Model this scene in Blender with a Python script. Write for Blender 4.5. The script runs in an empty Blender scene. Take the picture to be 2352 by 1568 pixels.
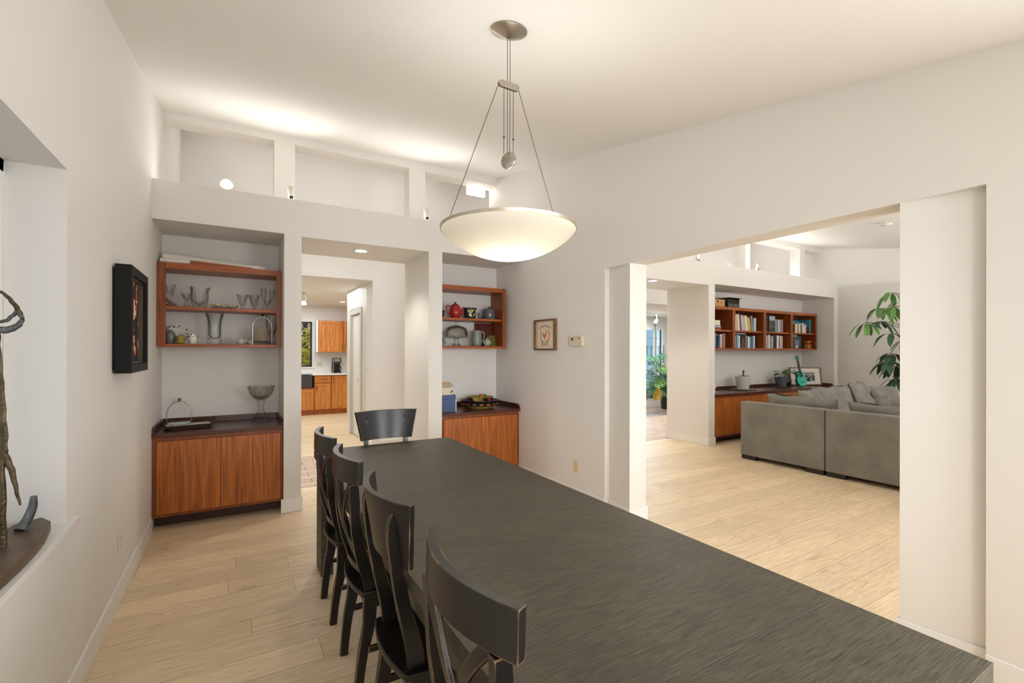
import bpy, bmesh, math, random
from mathutils import Vector, Matrix, noise

random.seed(7)
PI = math.pi
SC = bpy.context.scene
COL = SC.collection

# ------------------------------------------------------------------ camera
EYE = 1.5
YAW, PITCH, ROLL = 0.5277, 0.0013, 0.0024
FPX, CXP, CYP = 1064.16, 1164.76, 803.94


def _basis():
    s, c = math.sin(YAW), math.cos(YAW)
    f, r, u = Vector((s, c, 0)), Vector((c, -s, 0)), Vector((0, 0, 1))
    f2 = f * math.cos(PITCH) + u * math.sin(PITCH)
    u2 = u * math.cos(PITCH) - f * math.sin(PITCH)
    r3 = r * math.cos(ROLL) + u2 * math.sin(ROLL)
    u3 = u2 * math.cos(ROLL) - r * math.sin(ROLL)
    return r3, u3, f2


CR, CU, CF = _basis()
cd = bpy.data.cameras.new('camera')
cam = bpy.data.objects.new('camera', cd)
COL.objects.link(cam)
M = Matrix.Identity(4)
for i in range(3):
    M[i][0], M[i][1], M[i][2] = CR[i], CU[i], -CF[i]
M[2][3] = EYE
cam.matrix_world = M
cd.sensor_fit = 'HORIZONTAL'
cd.sensor_width = 36
cd.lens = FPX * 36 / 2352
cd.shift_x = (1176 - CXP) / 2352
cd.shift_y = (CYP - 784) / 2352
cd.clip_start = 0.02
SC.camera = cam


def at(px, py, ax, v):
    """World point seen at a measured place, on the plane where axis ax has value v."""
    d = CR * ((px - CXP) / FPX) + CU * ((CYP - py) / FPX) + CF
    o = Vector((0, 0, EYE))
    return o + d * ((v - o[ax]) / d[ax])


# ------------------------------------------------------------------ world, exposure, lights
def S(r, g, b, k=1.0):
    return tuple(((c / 255) / 12.92 if c / 255 <= .04045 else ((c / 255 + .055) / 1.055) ** 2.4) * k for c in (r, g, b))


w = bpy.data.worlds.new('world')
SC.world = w
w.use_nodes = True
bgn = w.node_tree.nodes['Background']
bgn.inputs[0].default_value = (0.90, 0.95, 1.0, 1)
bgn.inputs[1].default_value = .5
SC.view_settings.view_transform = 'Standard'
SC.view_settings.look = 'None'
SC.view_settings.gamma = 1
SC.view_settings.exposure = 0.55
SC.cycles.max_bounces = 10
SC.cycles.diffuse_bounces = 6
SC.cycles.transparent_max_bounces = 24
SC.cycles.transmission_bounces = 8
SC.cycles.caustics_reflective = False
SC.cycles.caustics_refractive = False
SC.cycles.sample_clamp_indirect = 4
SC.cycles.use_denoising = True


def area(name, loc, target, sx, sy, power, col=(1, .96, .9), spread=PI):
    l = bpy.data.lights.new(name, 'AREA')
    l.shape = 'RECTANGLE'
    l.size, l.size_y, l.energy, l.color = sx, sy, power, col
    l.spread = spread
    o = bpy.data.objects.new(name, l)
    COL.objects.link(o)
    o.location = loc
    o.rotation_euler = (Vector(target) - Vector(loc)).to_track_quat('-Z', 'Y').to_euler()
    return o


def spot(name, loc, target, power, ang=1.2, rad=.03, col=(1, .96, .91), blend=.6):
    l = bpy.data.lights.new(name, 'SPOT')
    l.energy, l.color, l.spot_size, l.spot_blend, l.shadow_soft_size = power, col, ang, blend, rad
    o = bpy.data.objects.new(name, l)
    COL.objects.link(o)
    o.location = loc
    o.rotation_euler = (Vector(target) - Vector(loc)).to_track_quat('-Z', 'Y').to_euler()
    return o


def point(name, loc, power, rad=.03, col=(1, .96, .91)):
    l = bpy.data.lights.new(name, 'POINT')
    l.energy, l.color, l.shadow_soft_size = power, col, rad
    o = bpy.data.objects.new(name, l)
    COL.objects.link(o)
    o.location = loc
    return o


WARM = (.96, .98, 1.0)
DAY = (.95, .98, 1.0)
# daylight through windows and skylights, ledge light, and added unseen fill lamps
area('daylight_back_window', (.3, -2.14, 1.4), (2.95, 4.4, 1.3), 1.5, 1.5, 11, WARM, 1.0)
area('rear_fill_down', (1.3, -1.0, 2.50), (1.0, .9, 0), 2.2, 1.2, 12, WARM, 2.1)  # added unseen fill shining down on the floor behind the camera
area('ledge_uplight', (1.17, 4.98, 2.93), (1.17, 2.6, 4.6), 3.2, .08, 6, (1, .98, .95))
area('ledge_uplight_living', (7.0, 4.98, 2.93), (7.4, 2.6, 4.6), 6.6, .08, 26, (1, .98, .95))
area('right_fill', (3.02, -.85, 1.5), (-.6, 2.6, .7), 1.9, 1.4, 58, WARM)  # added unseen fill for the left wall, set in a made-up opening
area('rear_fill_up', (.1, -1.5, 1.6), (.1, -1.5, 4), 1.0, .8, 9, WARM)  # added bounce fill aimed at the ceiling behind the camera
area('daylight_side_window', (-.84, 1.55, 1.5), (2, 1.55, 1.4), 1.8, 1.35, 1, DAY)
area('daylight_living_window', (7.0, -2.44, 1.4), (7.0, 2, 1.4), 6.0, 1.9, 22, WARM)
area('living_fill_up', (8.6, .2, 1.9), (8.6, .6, 4), 2.0, 1.2, 90, WARM)  # added upward fill for the living room, no lamp stands here
area('living_fill_near', (5.0, -.9, 1.8), (5.0, -.9, 4), 1.4, .8, 26, WARM)  # second added upward fill, nearer the dining room
area('skylight_west', (1.2, 6.35, 4.75), (1.2, 6.35, 0), 3.2, 1.2, 20, (1, 1, 1), 1.5)
area('skylight_middle', (5.4, 6.35, 4.75), (5.4, 6.35, 0), 3.2, 1.2, 20, (1, 1, 1), 1.5)
area('skylight_east', (9.4, 6.35, 4.75), (9.4, 6.35, 0), 3.2, 1.2, 20, (1, 1, 1), 1.5)
area('daylight_entry', (9.9, 9.4, 1.3), (9.2, 7.0, 1.0), .9, 1.8, 25, DAY)
area('kitchen_fill', (.9, 9.8, 2.55), (.9, 9.8, 0), 2.6, 3.6, 46, (.90, .97, 1))  # added broad fill standing in for the kitchen's recessed lights
area('entry_fill', (8.4, 7.9, 2.38), (8.4, 7.9, 0), 1.6, .9, 40, WARM)  # added fill that brightens the entry room

# ------------------------------------------------------------------ materials
MATS = {}


def new_mat(name):
    m = bpy.data.materials.new(name)
    m.use_nodes = True
    nt = m.node_tree
    return m, nt, nt.nodes['Principled BSDF']


def N(nt, t, **kw):
    n = nt.nodes.new(t)
    for k, v in kw.items():
        setattr(n, k, v)
    return n


def plain(name, col, rough=.5, metal=0., bump=0., bscale=60, spec=None, emit=None, es=0., var=0., vscale=4.):
    if name in MATS:
        return MATS[name]
    m, nt, b = new_mat(name)
    b.inputs['Roughness'].default_value = rough
    b.inputs['Metallic'].default_value = metal
    if spec is not None:
        b.inputs['Specular IOR Level'].default_value = spec
    b.inputs['Base Color'].default_value = (*col, 1)
    tc = N(nt, 'ShaderNodeTexCoord')
    if var:
        n = N(nt, 'ShaderNodeTexNoise')
        n.inputs['Scale'].default_value = vscale
        n.inputs['Detail'].default_value = 5
        nt.links.new(tc.outputs['Object'], n.inputs['Vector'])
        r = N(nt, 'ShaderNodeMapRange')
        r.inputs['From Min'].default_value = .3
        r.inputs['From Max'].default_value = .7
        r.inputs['To Min'].default_value = 1 - var
        r.inputs['To Max'].default_value = 1 + var
        nt.links.new(n.outputs['Fac'], r.inputs['Value'])
        mx = N(nt, 'ShaderNodeVectorMath', operation='SCALE')
        mx.inputs[0].default_value = col
        nt.links.new(r.outputs[0], mx.inputs['Scale'])
        nt.links.new(mx.outputs[0], b.inputs['Base Color'])
    if bump:
        n = N(nt, 'ShaderNodeTexNoise')
        n.inputs['Scale'].default_value = bscale
        n.inputs['Detail'].default_value = 4
        nt.links.new(tc.outputs['Object'], n.inputs['Vector'])
        bp = N(nt, 'ShaderNodeBump')
        bp.inputs['Strength'].default_value = bump
        bp.inputs['Distance'].default_value = .01
        nt.links.new(n.outputs['Fac'], bp.inputs['Height'])
        nt.links.new(bp.outputs[0], b.inputs['Normal'])
    if emit:
        b.inputs['Emission Color'].default_value = (*emit, 1)
        b.inputs['Emission Strength'].default_value = es
    MATS[name] = m
    return m


def wood(name, base, dark, axis=2, rough=.4, fine=90., coarse=5., amt=.6, bump=.05, ring=.2):
    """Streaky grain that runs along the given axis."""
    if name in MATS:
        return MATS[name]
    m, nt, b = new_mat(name)
    tc = N(nt, 'ShaderNodeTexCoord')
    mp = N(nt, 'ShaderNodeMapping')
    sc = [1., 1., 1.]
    sc[axis] = .022
    mp.inputs['Scale'].default_value = sc
    nt.links.new(tc.outputs['Object'], mp.inputs['Vector'])
    n1 = N(nt, 'ShaderNodeTexNoise')
    n1.inputs['Scale'].default_value = fine
    n1.inputs['Detail'].default_value = 5
    n1.inputs['Roughness'].default_value = .65
    nt.links.new(mp.outputs[0], n1.inputs['Vector'])
    mp2 = N(nt, 'ShaderNodeMapping')
    sc2 = [1., 1., 1.]
    sc2[axis] = .09
    mp2.inputs['Scale'].default_value = sc2
    nt.links.new(tc.outputs['Object'], mp2.inputs['Vector'])
    n2 = N(nt, 'ShaderNodeTexNoise')
    n2.inputs['Scale'].default_value = coarse
    n2.inputs['Detail'].default_value = 2
    n2.inputs['Distortion'].default_value = 1.2
    nt.links.new(mp2.outputs[0], n2.inputs['Vector'])
    # cathedral rings from the coarse noise
    mul = N(nt, 'ShaderNodeMath', operation='MULTIPLY')
    mul.inputs[1].default_value = 14
    nt.links.new(n2.outputs['Fac'], mul.inputs[0])
    fr = N(nt, 'ShaderNodeMath', operation='PINGPONG')
    fr.inputs[1].default_value = 1
    nt.links.new(mul.outputs[0], fr.inputs[0])
    mix = N(nt, 'ShaderNodeMath', operation='MULTIPLY_ADD')
    nt.links.new(fr.outputs[0], mix.inputs[0])
    mix.inputs[1].default_value = ring
    nt.links.new(n1.outputs['Fac'], mix.inputs[2])
    r = N(nt, 'ShaderNodeValToRGB')
    e = r.color_ramp.elements
    e[0].position, e[1].position = .38, .95 - .2 * amt
    e[0].color, e[1].color = (*dark, 1), (*base, 1)
    nt.links.new(mix.outputs[0], r.inputs[0])
    nt.links.new(r.outputs[0], b.inputs['Base Color'])
    b.inputs['Roughness'].default_value = rough
    if bump:
        bp = N(nt, 'ShaderNodeBump')
        bp.inputs['Strength'].default_value = bump
        bp.inputs['Distance'].default_value = .01
        nt.links.new(n1.outputs['Fac'], bp.inputs['Height'])
        nt.links.new(bp.outputs[0], b.inputs['Normal'])
    MATS[name] = m
    return m


def plank_mat():
    m, nt, b = new_mat('oak_planks')
    tc = N(nt, 'ShaderNodeTexCoord')
    br = N(nt, 'ShaderNodeTexBrick')
    br.offset = 0
    sx = N(nt, 'ShaderNodeSeparateXYZ')
    nt.links.new(tc.outputs['Object'], sx.inputs[0])
    dv = N(nt, 'ShaderNodeMath', operation='DIVIDE')
    dv.inputs[1].default_value = .185
    nt.links.new(sx.outputs[1], dv.inputs[0])
    fl = N(nt, 'ShaderNodeMath', operation='FLOOR')
    nt.links.new(dv.outputs[0], fl.inputs[0])
    wn = N(nt, 'ShaderNodeTexWhiteNoise', noise_dimensions='1D')
    nt.links.new(fl.outputs[0], wn.inputs['W'])
    ma = N(nt, 'ShaderNodeMath', operation='MULTIPLY_ADD')
    ma.inputs[1].default_value = 1.85
    nt.links.new(wn.outputs['Value'], ma.inputs[0])
    nt.links.new(sx.outputs[0], ma.inputs[2])
    cb = N(nt, 'ShaderNodeCombineXYZ')
    nt.links.new(ma.outputs[0], cb.inputs[0])
    nt.links.new(sx.outputs[1], cb.inputs[1])
    br.inputs['Scale'].default_value = 1
    br.inputs['Brick Width'].default_value = 1.85
    br.inputs['Row Height'].default_value = .185
    br.inputs['Mortar Size'].default_value = .0016
    br.inputs['Mortar Smooth'].default_value = .3
    br.inputs['Color1'].default_value = (0, 0, 0, 1)
    br.inputs['Color2'].default_value = (1, 1, 1, 1)
    br.inputs['Mortar'].default_value = (.5, .5, .5, 1)
    nt.links.new(cb.outputs[0], br.inputs['Vector'])
    sh = N(nt, 'ShaderNodeVectorMath', operation='MULTIPLY')     # each plank gets its own slice of grain
    sh.inputs[1].default_value = (3.7, 11.3, 5.1)
    nt.links.new(br.outputs['Color'], sh.inputs[0])
    ad = N(nt, 'ShaderNodeVectorMath', operation='ADD')
    nt.links.new(tc.outputs['Object'], ad.inputs[0])
    nt.links.new(sh.outputs[0], ad.inputs[1])
    mp = N(nt, 'ShaderNodeMapping')
    mp.inputs['Scale'].default_value = (.09, 1, 1)
    nt.links.new(ad.outputs[0], mp.inputs['Vector'])
    n1 = N(nt, 'ShaderNodeTexNoise')
    n1.inputs['Scale'].default_value = 60
    n1.inputs['Detail'].default_value = 5
    n1.inputs['Roughness'].default_value = .6
    nt.links.new(mp.outputs[0], n1.inputs['Vector'])
    mp2 = N(nt, 'ShaderNodeMapping')
    mp2.inputs['Scale'].default_value = (.22, 1.5, 1)
    nt.links.new(ad.outputs[0], mp2.inputs['Vector'])
    n2 = N(nt, 'ShaderNodeTexNoise')
    n2.inputs['Scale'].default_value = 3.2
    n2.inputs['Detail'].default_value = 2
    n2.inputs['Distortion'].default_value = .9
    nt.links.new(mp2.outputs[0], n2.inputs['Vector'])
    mul = N(nt, 'ShaderNodeMath', operation='MULTIPLY')
    mul.inputs[1].default_value = 26
    nt.links.new(n2.outputs['Fac'], mul.inputs[0])
    fr = N(nt, 'ShaderNodeMath', operation='FRACT')
    nt.links.new(mul.outputs[0], fr.inputs[0])
    ring = N(nt, 'ShaderNodeMapRange')
    ring.inputs['From Min'].default_value = 0
    ring.inputs['From Max'].default_value = .22
    ring.inputs['To Min'].default_value = 1
    ring.inputs['To Max'].default_value = 0
    nt.links.new(fr.outputs[0], ring.inputs['Value'])
    n3 = N(nt, 'ShaderNodeTexNoise')
    n3.inputs['Scale'].default_value = 1.3
    nt.links.new(ad.outputs[0], n3.inputs['Vector'])
    msk = N(nt, 'ShaderNodeMapRange')
    msk.inputs['From Min'].default_value = .45
    msk.inputs['From Max'].default_value = .62
    nt.links.new(n3.outputs['Fac'], msk.inputs['Value'])
    rm = N(nt, 'ShaderNodeMath', operation='MULTIPLY')
    nt.links.new(ring.outputs[0], rm.inputs[0])
    nt.links.new(msk.outputs[0], rm.inputs[1])
    r = N(nt, 'ShaderNodeValToRGB')
    e = r.color_ramp.elements
    e[0].position, e[1].position = .32, .66
    e[0].color = (*S(216, 192, 158), 1)
    e[1].color = (*S(236, 216, 184), 1)
    nt.links.new(n1.outputs['Fac'], r.inputs[0])
    tint = N(nt, 'ShaderNodeMixRGB', blend_type='MULTIPLY')
    tint.inputs['Fac'].default_value = 1
    tr = N(nt, 'ShaderNodeValToRGB')
    tr.color_ramp.elements[0].color = (.90, .89, .87, 1)
    tr.color_ramp.elements[1].color = (1.06, 1.05, 1.04, 1)
    nt.links.new(br.outputs['Color'], tr.inputs[0])
    nt.links.new(r.outputs[0], tint.inputs[1])
    nt.links.new(tr.outputs[0], tint.inputs[2])
    dk = N(nt, 'ShaderNodeMixRGB', blend_type='MULTIPLY')
    dk.inputs[2].default_value = (.66, .58, .48, 1)
    sc = N(nt, 'ShaderNodeMath', operation='MULTIPLY')
    sc.inputs[1].default_value = .75
    nt.links.new(rm.outputs[0], sc.inputs[0])
    nt.links.new(sc.outputs[0], dk.inputs['Fac'])
    nt.links.new(tint.outputs[0], dk.inputs[1])
    mo = N(nt, 'ShaderNodeMixRGB', blend_type='MULTIPLY')
    mo.inputs[2].default_value = (.45, .38, .3, 1)
    nt.links.new(br.outputs['Fac'], mo.inputs['Fac'])
    nt.links.new(dk.outputs[0], mo.inputs[1])
    nt.links.new(mo.outputs[0], b.inputs['Base Color'])
    b.inputs['Roughness'].default_value = .42
    b.inputs['Specular IOR Level'].default_value = .35
    bp = N(nt, 'ShaderNodeBump')
    bp.inputs['Strength'].default_value = .05
    bp.inputs['Distance'].default_value = .01
    nt.links.new(n1.outputs['Fac'], bp.inputs['Height'])
    nt.links.new(bp.outputs[0], b.inputs['Normal'])
    return m


def brick_mat():
    m, nt, b = new_mat('brick_pavers')
    tc = N(nt, 'ShaderNodeTexCoord')
    br = N(nt, 'ShaderNodeTexBrick')
    br.inputs['Scale'].default_value = 1
    br.inputs['Brick Width'].default_value = .30
    br.inputs['Row Height'].default_value = .15
    br.inputs['Mortar Size'].default_value = .007
    br.inputs['Color1'].default_value = (*S(200, 176, 154), 1)
    br.inputs['Color2'].default_value = (*S(182, 154, 130), 1)
    br.inputs['Mortar'].default_value = (*S(134, 106, 90), 1)
    nt.links.new(tc.outputs['Object'], br.inputs['Vector'])
    nt.links.new(br.outputs['Color'], b.inputs['Base Color'])
    b.inputs['Roughness'].default_value = .5
    return m


def table_mat():
    m, nt, b = new_mat('brushed_dark_wood')
    tc = N(nt, 'ShaderNodeTexCoord')
    mp = N(nt, 'ShaderNodeMapping')
    mp.inputs['Scale'].default_value = (.035, 1, .6)
    nt.links.new(tc.outputs['Object'], mp.inputs['Vector'])
    n1 = N(nt, 'ShaderNodeTexNoise')
    n1.inputs['Scale'].default_value = 380
    n1.inputs['Detail'].default_value = 6
    n1.inputs['Roughness'].default_value = .7
    n1.inputs['Distortion'].default_value = .06
    nt.links.new(mp.outputs[0], n1.inputs['Vector'])
    n2 = N(nt, 'ShaderNodeTexNoise')
    n2.inputs['Scale'].default_value = 3
    n2.inputs['Detail'].default_value = 5
    nt.links.new(tc.outputs['Object'], n2.inputs['Vector'])
    r = N(nt, 'ShaderNodeValToRGB')
    e = r.color_ramp.elements
    e[0].position, e[1].position = .36, .70
    e[0].color = (*S(44, 40, 33), 1)
    e[1].color = (*S(98, 90, 72), 1)
    nt.links.new(n1.outputs['Fac'], r.inputs[0])
    mx = N(nt, 'ShaderNodeMixRGB', blend_type='MULTIPLY')
    r2 = N(nt, 'ShaderNodeValToRGB')
    r2.color_ramp.elements[0].position = .3
    r2.color_ramp.elements[1].position = .7
    r2.color_ramp.elements[0].color = (.82, .82, .82, 1)
    r2.color_ramp.elements[1].color = (1.1, 1.1, 1.08, 1)
    nt.links.new(n2.outputs['Fac'], r2.inputs[0])
    mx.inputs['Fac'].default_value = 1
    nt.links.new(r.outputs[0], mx.inputs[1])
    nt.links.new(r2.outputs[0], mx.inputs[2])
    nt.links.new(mx.outputs[0], b.inputs['Base Color'])
    b.inputs['Roughness'].default_value = .46
    b.inputs['Specular IOR Level'].default_value = .42
    bp = N(nt, 'ShaderNodeBump')
    bp.inputs['Strength'].default_value = .22
    bp.inputs['Distance'].default_value = .004
    nt.links.new(n1.outputs['Fac'], bp.inputs['Height'])
    nt.links.new(bp.outputs[0], b.inputs['Normal'])
    return m


def worn_black():
    """Black paint rubbed through to pale wood along its edges."""
    m, nt, b = new_mat('worn_black_paint')
    geo = N(nt, 'ShaderNodeNewGeometry')
    bv = N(nt, 'ShaderNodeBevel')
    bv.samples = 4
    bv.inputs['Radius'].default_value = .006
    dot = N(nt, 'ShaderNodeVectorMath', operation='DOT_PRODUCT')
    nt.links.new(bv.outputs[0], dot.inputs[0])
    nt.links.new(geo.outputs['Normal'], dot.inputs[1])
    tc = N(nt, 'ShaderNodeTexCoord')
    n = N(nt, 'ShaderNodeTexNoise')
    n.inputs['Scale'].default_value = 9
    n.inputs['Detail'].default_value = 6
    nt.links.new(tc.outputs['Object'], n.inputs['Vector'])
    thr = N(nt, 'ShaderNodeMapRange')
    thr.inputs['From Min'].default_value = .42
    thr.inputs['From Max'].default_value = .62
    thr.inputs['To Min'].default_value = .62
    thr.inputs['To Max'].default_value = .93
    nt.links.new(n.outputs['Fac'], thr.inputs['Value'])
    lt = N(nt, 'ShaderNodeMath', operation='LESS_THAN')
    nt.links.new(dot.outputs['Value'], lt.inputs[0])
    nt.links.new(thr.outputs[0], lt.inputs[1])
    mx = N(nt, 'ShaderNodeMixRGB')
    mx.inputs[1].default_value = (*S(20, 15, 12), 1)
    mx.inputs[2].default_value = (*S(190, 150, 105), 1)
    nt.links.new(lt.outputs[0], mx.inputs['Fac'])
    nt.links.new(mx.outputs[0], b.inputs['Base Color'])
    b.inputs['Roughness'].default_value = .30
    b.inputs['Specular IOR Level'].default_value = .45
    return m


def glass_mat(name='clear_glass', tint=(.93, .95, .94), bump=0., scale=60, gl=1.0, edge=.3, engrave=0.):
    if name in MATS:
        return MATS[name]
    m = bpy.data.materials.new(name)
    m.use_nodes = True
    nt = m.node_tree
    nt.nodes.remove(nt.nodes['Principled BSDF'])
    out = nt.nodes['Material Output']
    tr = N(nt, 'ShaderNodeBsdfTransparent')
    tr.inputs[0].default_value = (*tint, 1)
    g = N(nt, 'ShaderNodeBsdfGlossy')
    g.inputs['Roughness'].default_value = .04
    fz = N(nt, 'ShaderNodeLayerWeight')
    fz.inputs['Blend'].default_value = .25
    lw = N(nt, 'ShaderNodeLayerWeight')
    lw.inputs['Blend'].default_value = .5
    pw = N(nt, 'ShaderNodeMath', operation='POWER')
    pw.inputs[1].default_value = 3.0
    nt.links.new(lw.outputs['Facing'], pw.inputs[0])
    ec = N(nt, 'ShaderNodeMixRGB')
    ec.inputs[1].default_value = (*tint, 1)
    ec.inputs[2].default_value = (*[t_ * edge for t_ in tint], 1)
    nt.links.new(pw.outputs[0], ec.inputs['Fac'])
    nt.links.new(ec.outputs[0], tr.inputs[0])
    if engrave:
        tc0 = N(nt, 'ShaderNodeTexCoord')
        v0 = N(nt, 'ShaderNodeTexVoronoi', feature='DISTANCE_TO_EDGE')
        v0.inputs['Scale'].default_value = scale
        nt.links.new(tc0.outputs['Object'], v0.inputs['Vector'])
        l0 = N(nt, 'ShaderNodeMath', operation='LESS_THAN')
        l0.inputs[1].default_value = .09
        nt.links.new(v0.outputs['Distance'], l0.inputs[0])
        m0 = N(nt, 'ShaderNodeMixRGB', blend_type='MULTIPLY')
        m0.inputs[2].default_value = (engrave, engrave, engrave, 1)
        nt.links.new(l0.outputs[0], m0.inputs['Fac'])
        nt.links.new(ec.outputs[0], m0.inputs[1])
        nt.links.new(m0.outputs[0], tr.inputs[0])
    sc = N(nt, 'ShaderNodeMath', operation='MULTIPLY')
    sc.inputs[1].default_value = gl
    nt.links.new(fz.outputs['Fresnel'], sc.inputs[0])
    mx = N(nt, 'ShaderNodeMixShader')
    nt.links.new(sc.outputs[0], mx.inputs[0])
    nt.links.new(tr.outputs[0], mx.inputs[1])
    nt.links.new(g.outputs[0], mx.inputs[2])
    nt.links.new(mx.outputs[0], out.inputs['Surface'])
    if bump:
        tc = N(nt, 'ShaderNodeTexCoord')
        v = N(nt, 'ShaderNodeTexVoronoi')
        v.inputs['Scale'].default_value = scale
        nt.links.new(tc.outputs['Object'], v.inputs['Vector'])
        bp = N(nt, 'ShaderNodeBump')
        bp.inputs['Strength'].default_value = bump
        bp.inputs['Distance'].default_value = .01
        nt.links.new(v.outputs['Distance'], bp.inputs['Height'])
        nt.links.new(bp.outputs[0], g.inputs['Normal'])
        nt.links.new(bp.outputs[0], fz.inputs['Normal'])
    MATS[name] = m
    return m


WALL = plain('warm_white_paint', S(226, 223, 218), .62, bump=.06, bscale=220, spec=.35)
HALLW = plain('hall_white_paint', S(232, 229, 224), .55, bump=.08, bscale=200, spec=.4)
CEIL = plain('ceiling_paint', S(234, 232, 228), .8, bump=.03, bscale=200, spec=.2)
TRIM = plain('trim_white', S(232, 231, 228), .4, spec=.4)
PLANK = plank_mat()
BRICK = brick_mat()
TABLE = table_mat()
BLACK = worn_black()
WAL = wood('walnut_doors', S(196, 112, 40), S(126, 64, 20), 2, .38, 85, 4.5)
WALF = wood('walnut_frame', S(160, 82, 30), S(104, 50, 18), 2, .4, 90, 8)
WALX = wood('walnut_rails', S(178, 94, 34), S(120, 58, 20), 0, .4, 90, 8)
WALD = wood('dark_walnut_counter', S(96, 48, 32), S(56, 28, 20), 0, .28, 90, 6)
MAPLE = wood('honey_maple', S(218, 142, 66), S(170, 96, 36), 2, .35, 60, 5, amt=.8)
BRASSD = plain('dark_metal', S(46, 40, 36), .4, .8)
STEEL = plain('brushed_steel', S(178, 172, 160), .3, 1.)
CHROME = plain('chrome', S(205, 203, 198), .12, 1.)
CABLE = plain('dark_cable', S(60, 54, 46), .5, .3)
GLASS = glass_mat()
CUT = glass_mat('cut_glass', (.97, .972, .965), .12, 40, .5)
SOFA = plain('grey_brown_velvet', S(134, 131, 123), .85, bump=.9, bscale=110, spec=.2, var=.16, vscale=3.5)
CERW = plain('white_ceramic', S(225, 220, 210), .2)
PLAST = plain('ivory_plastic', S(214, 204, 180), .4)
PLASW = plain('white_plastic', S(226, 222, 214), .4)


# ------------------------------------------------------------------ builders
def spline(pts, n=6):
    pts = [Vector(p) for p in pts]
    out = []
    for i in range(len(pts) - 1):
        p0, p1, p2, p3 = pts[max(i - 1, 0)], pts[i], pts[i + 1], pts[min(i + 2, len(pts) - 1)]
        for k in range(n):
            u = k / n
            out.append(.5 * ((2 * p1) + (p2 - p0) * u + (2 * p0 - 5 * p1 + 4 * p2 - p3) * u * u + (3 * p1 - p0 - 3 * p2 + p3) * u ** 3))
    out.append(pts[-1])
    return out


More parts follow.
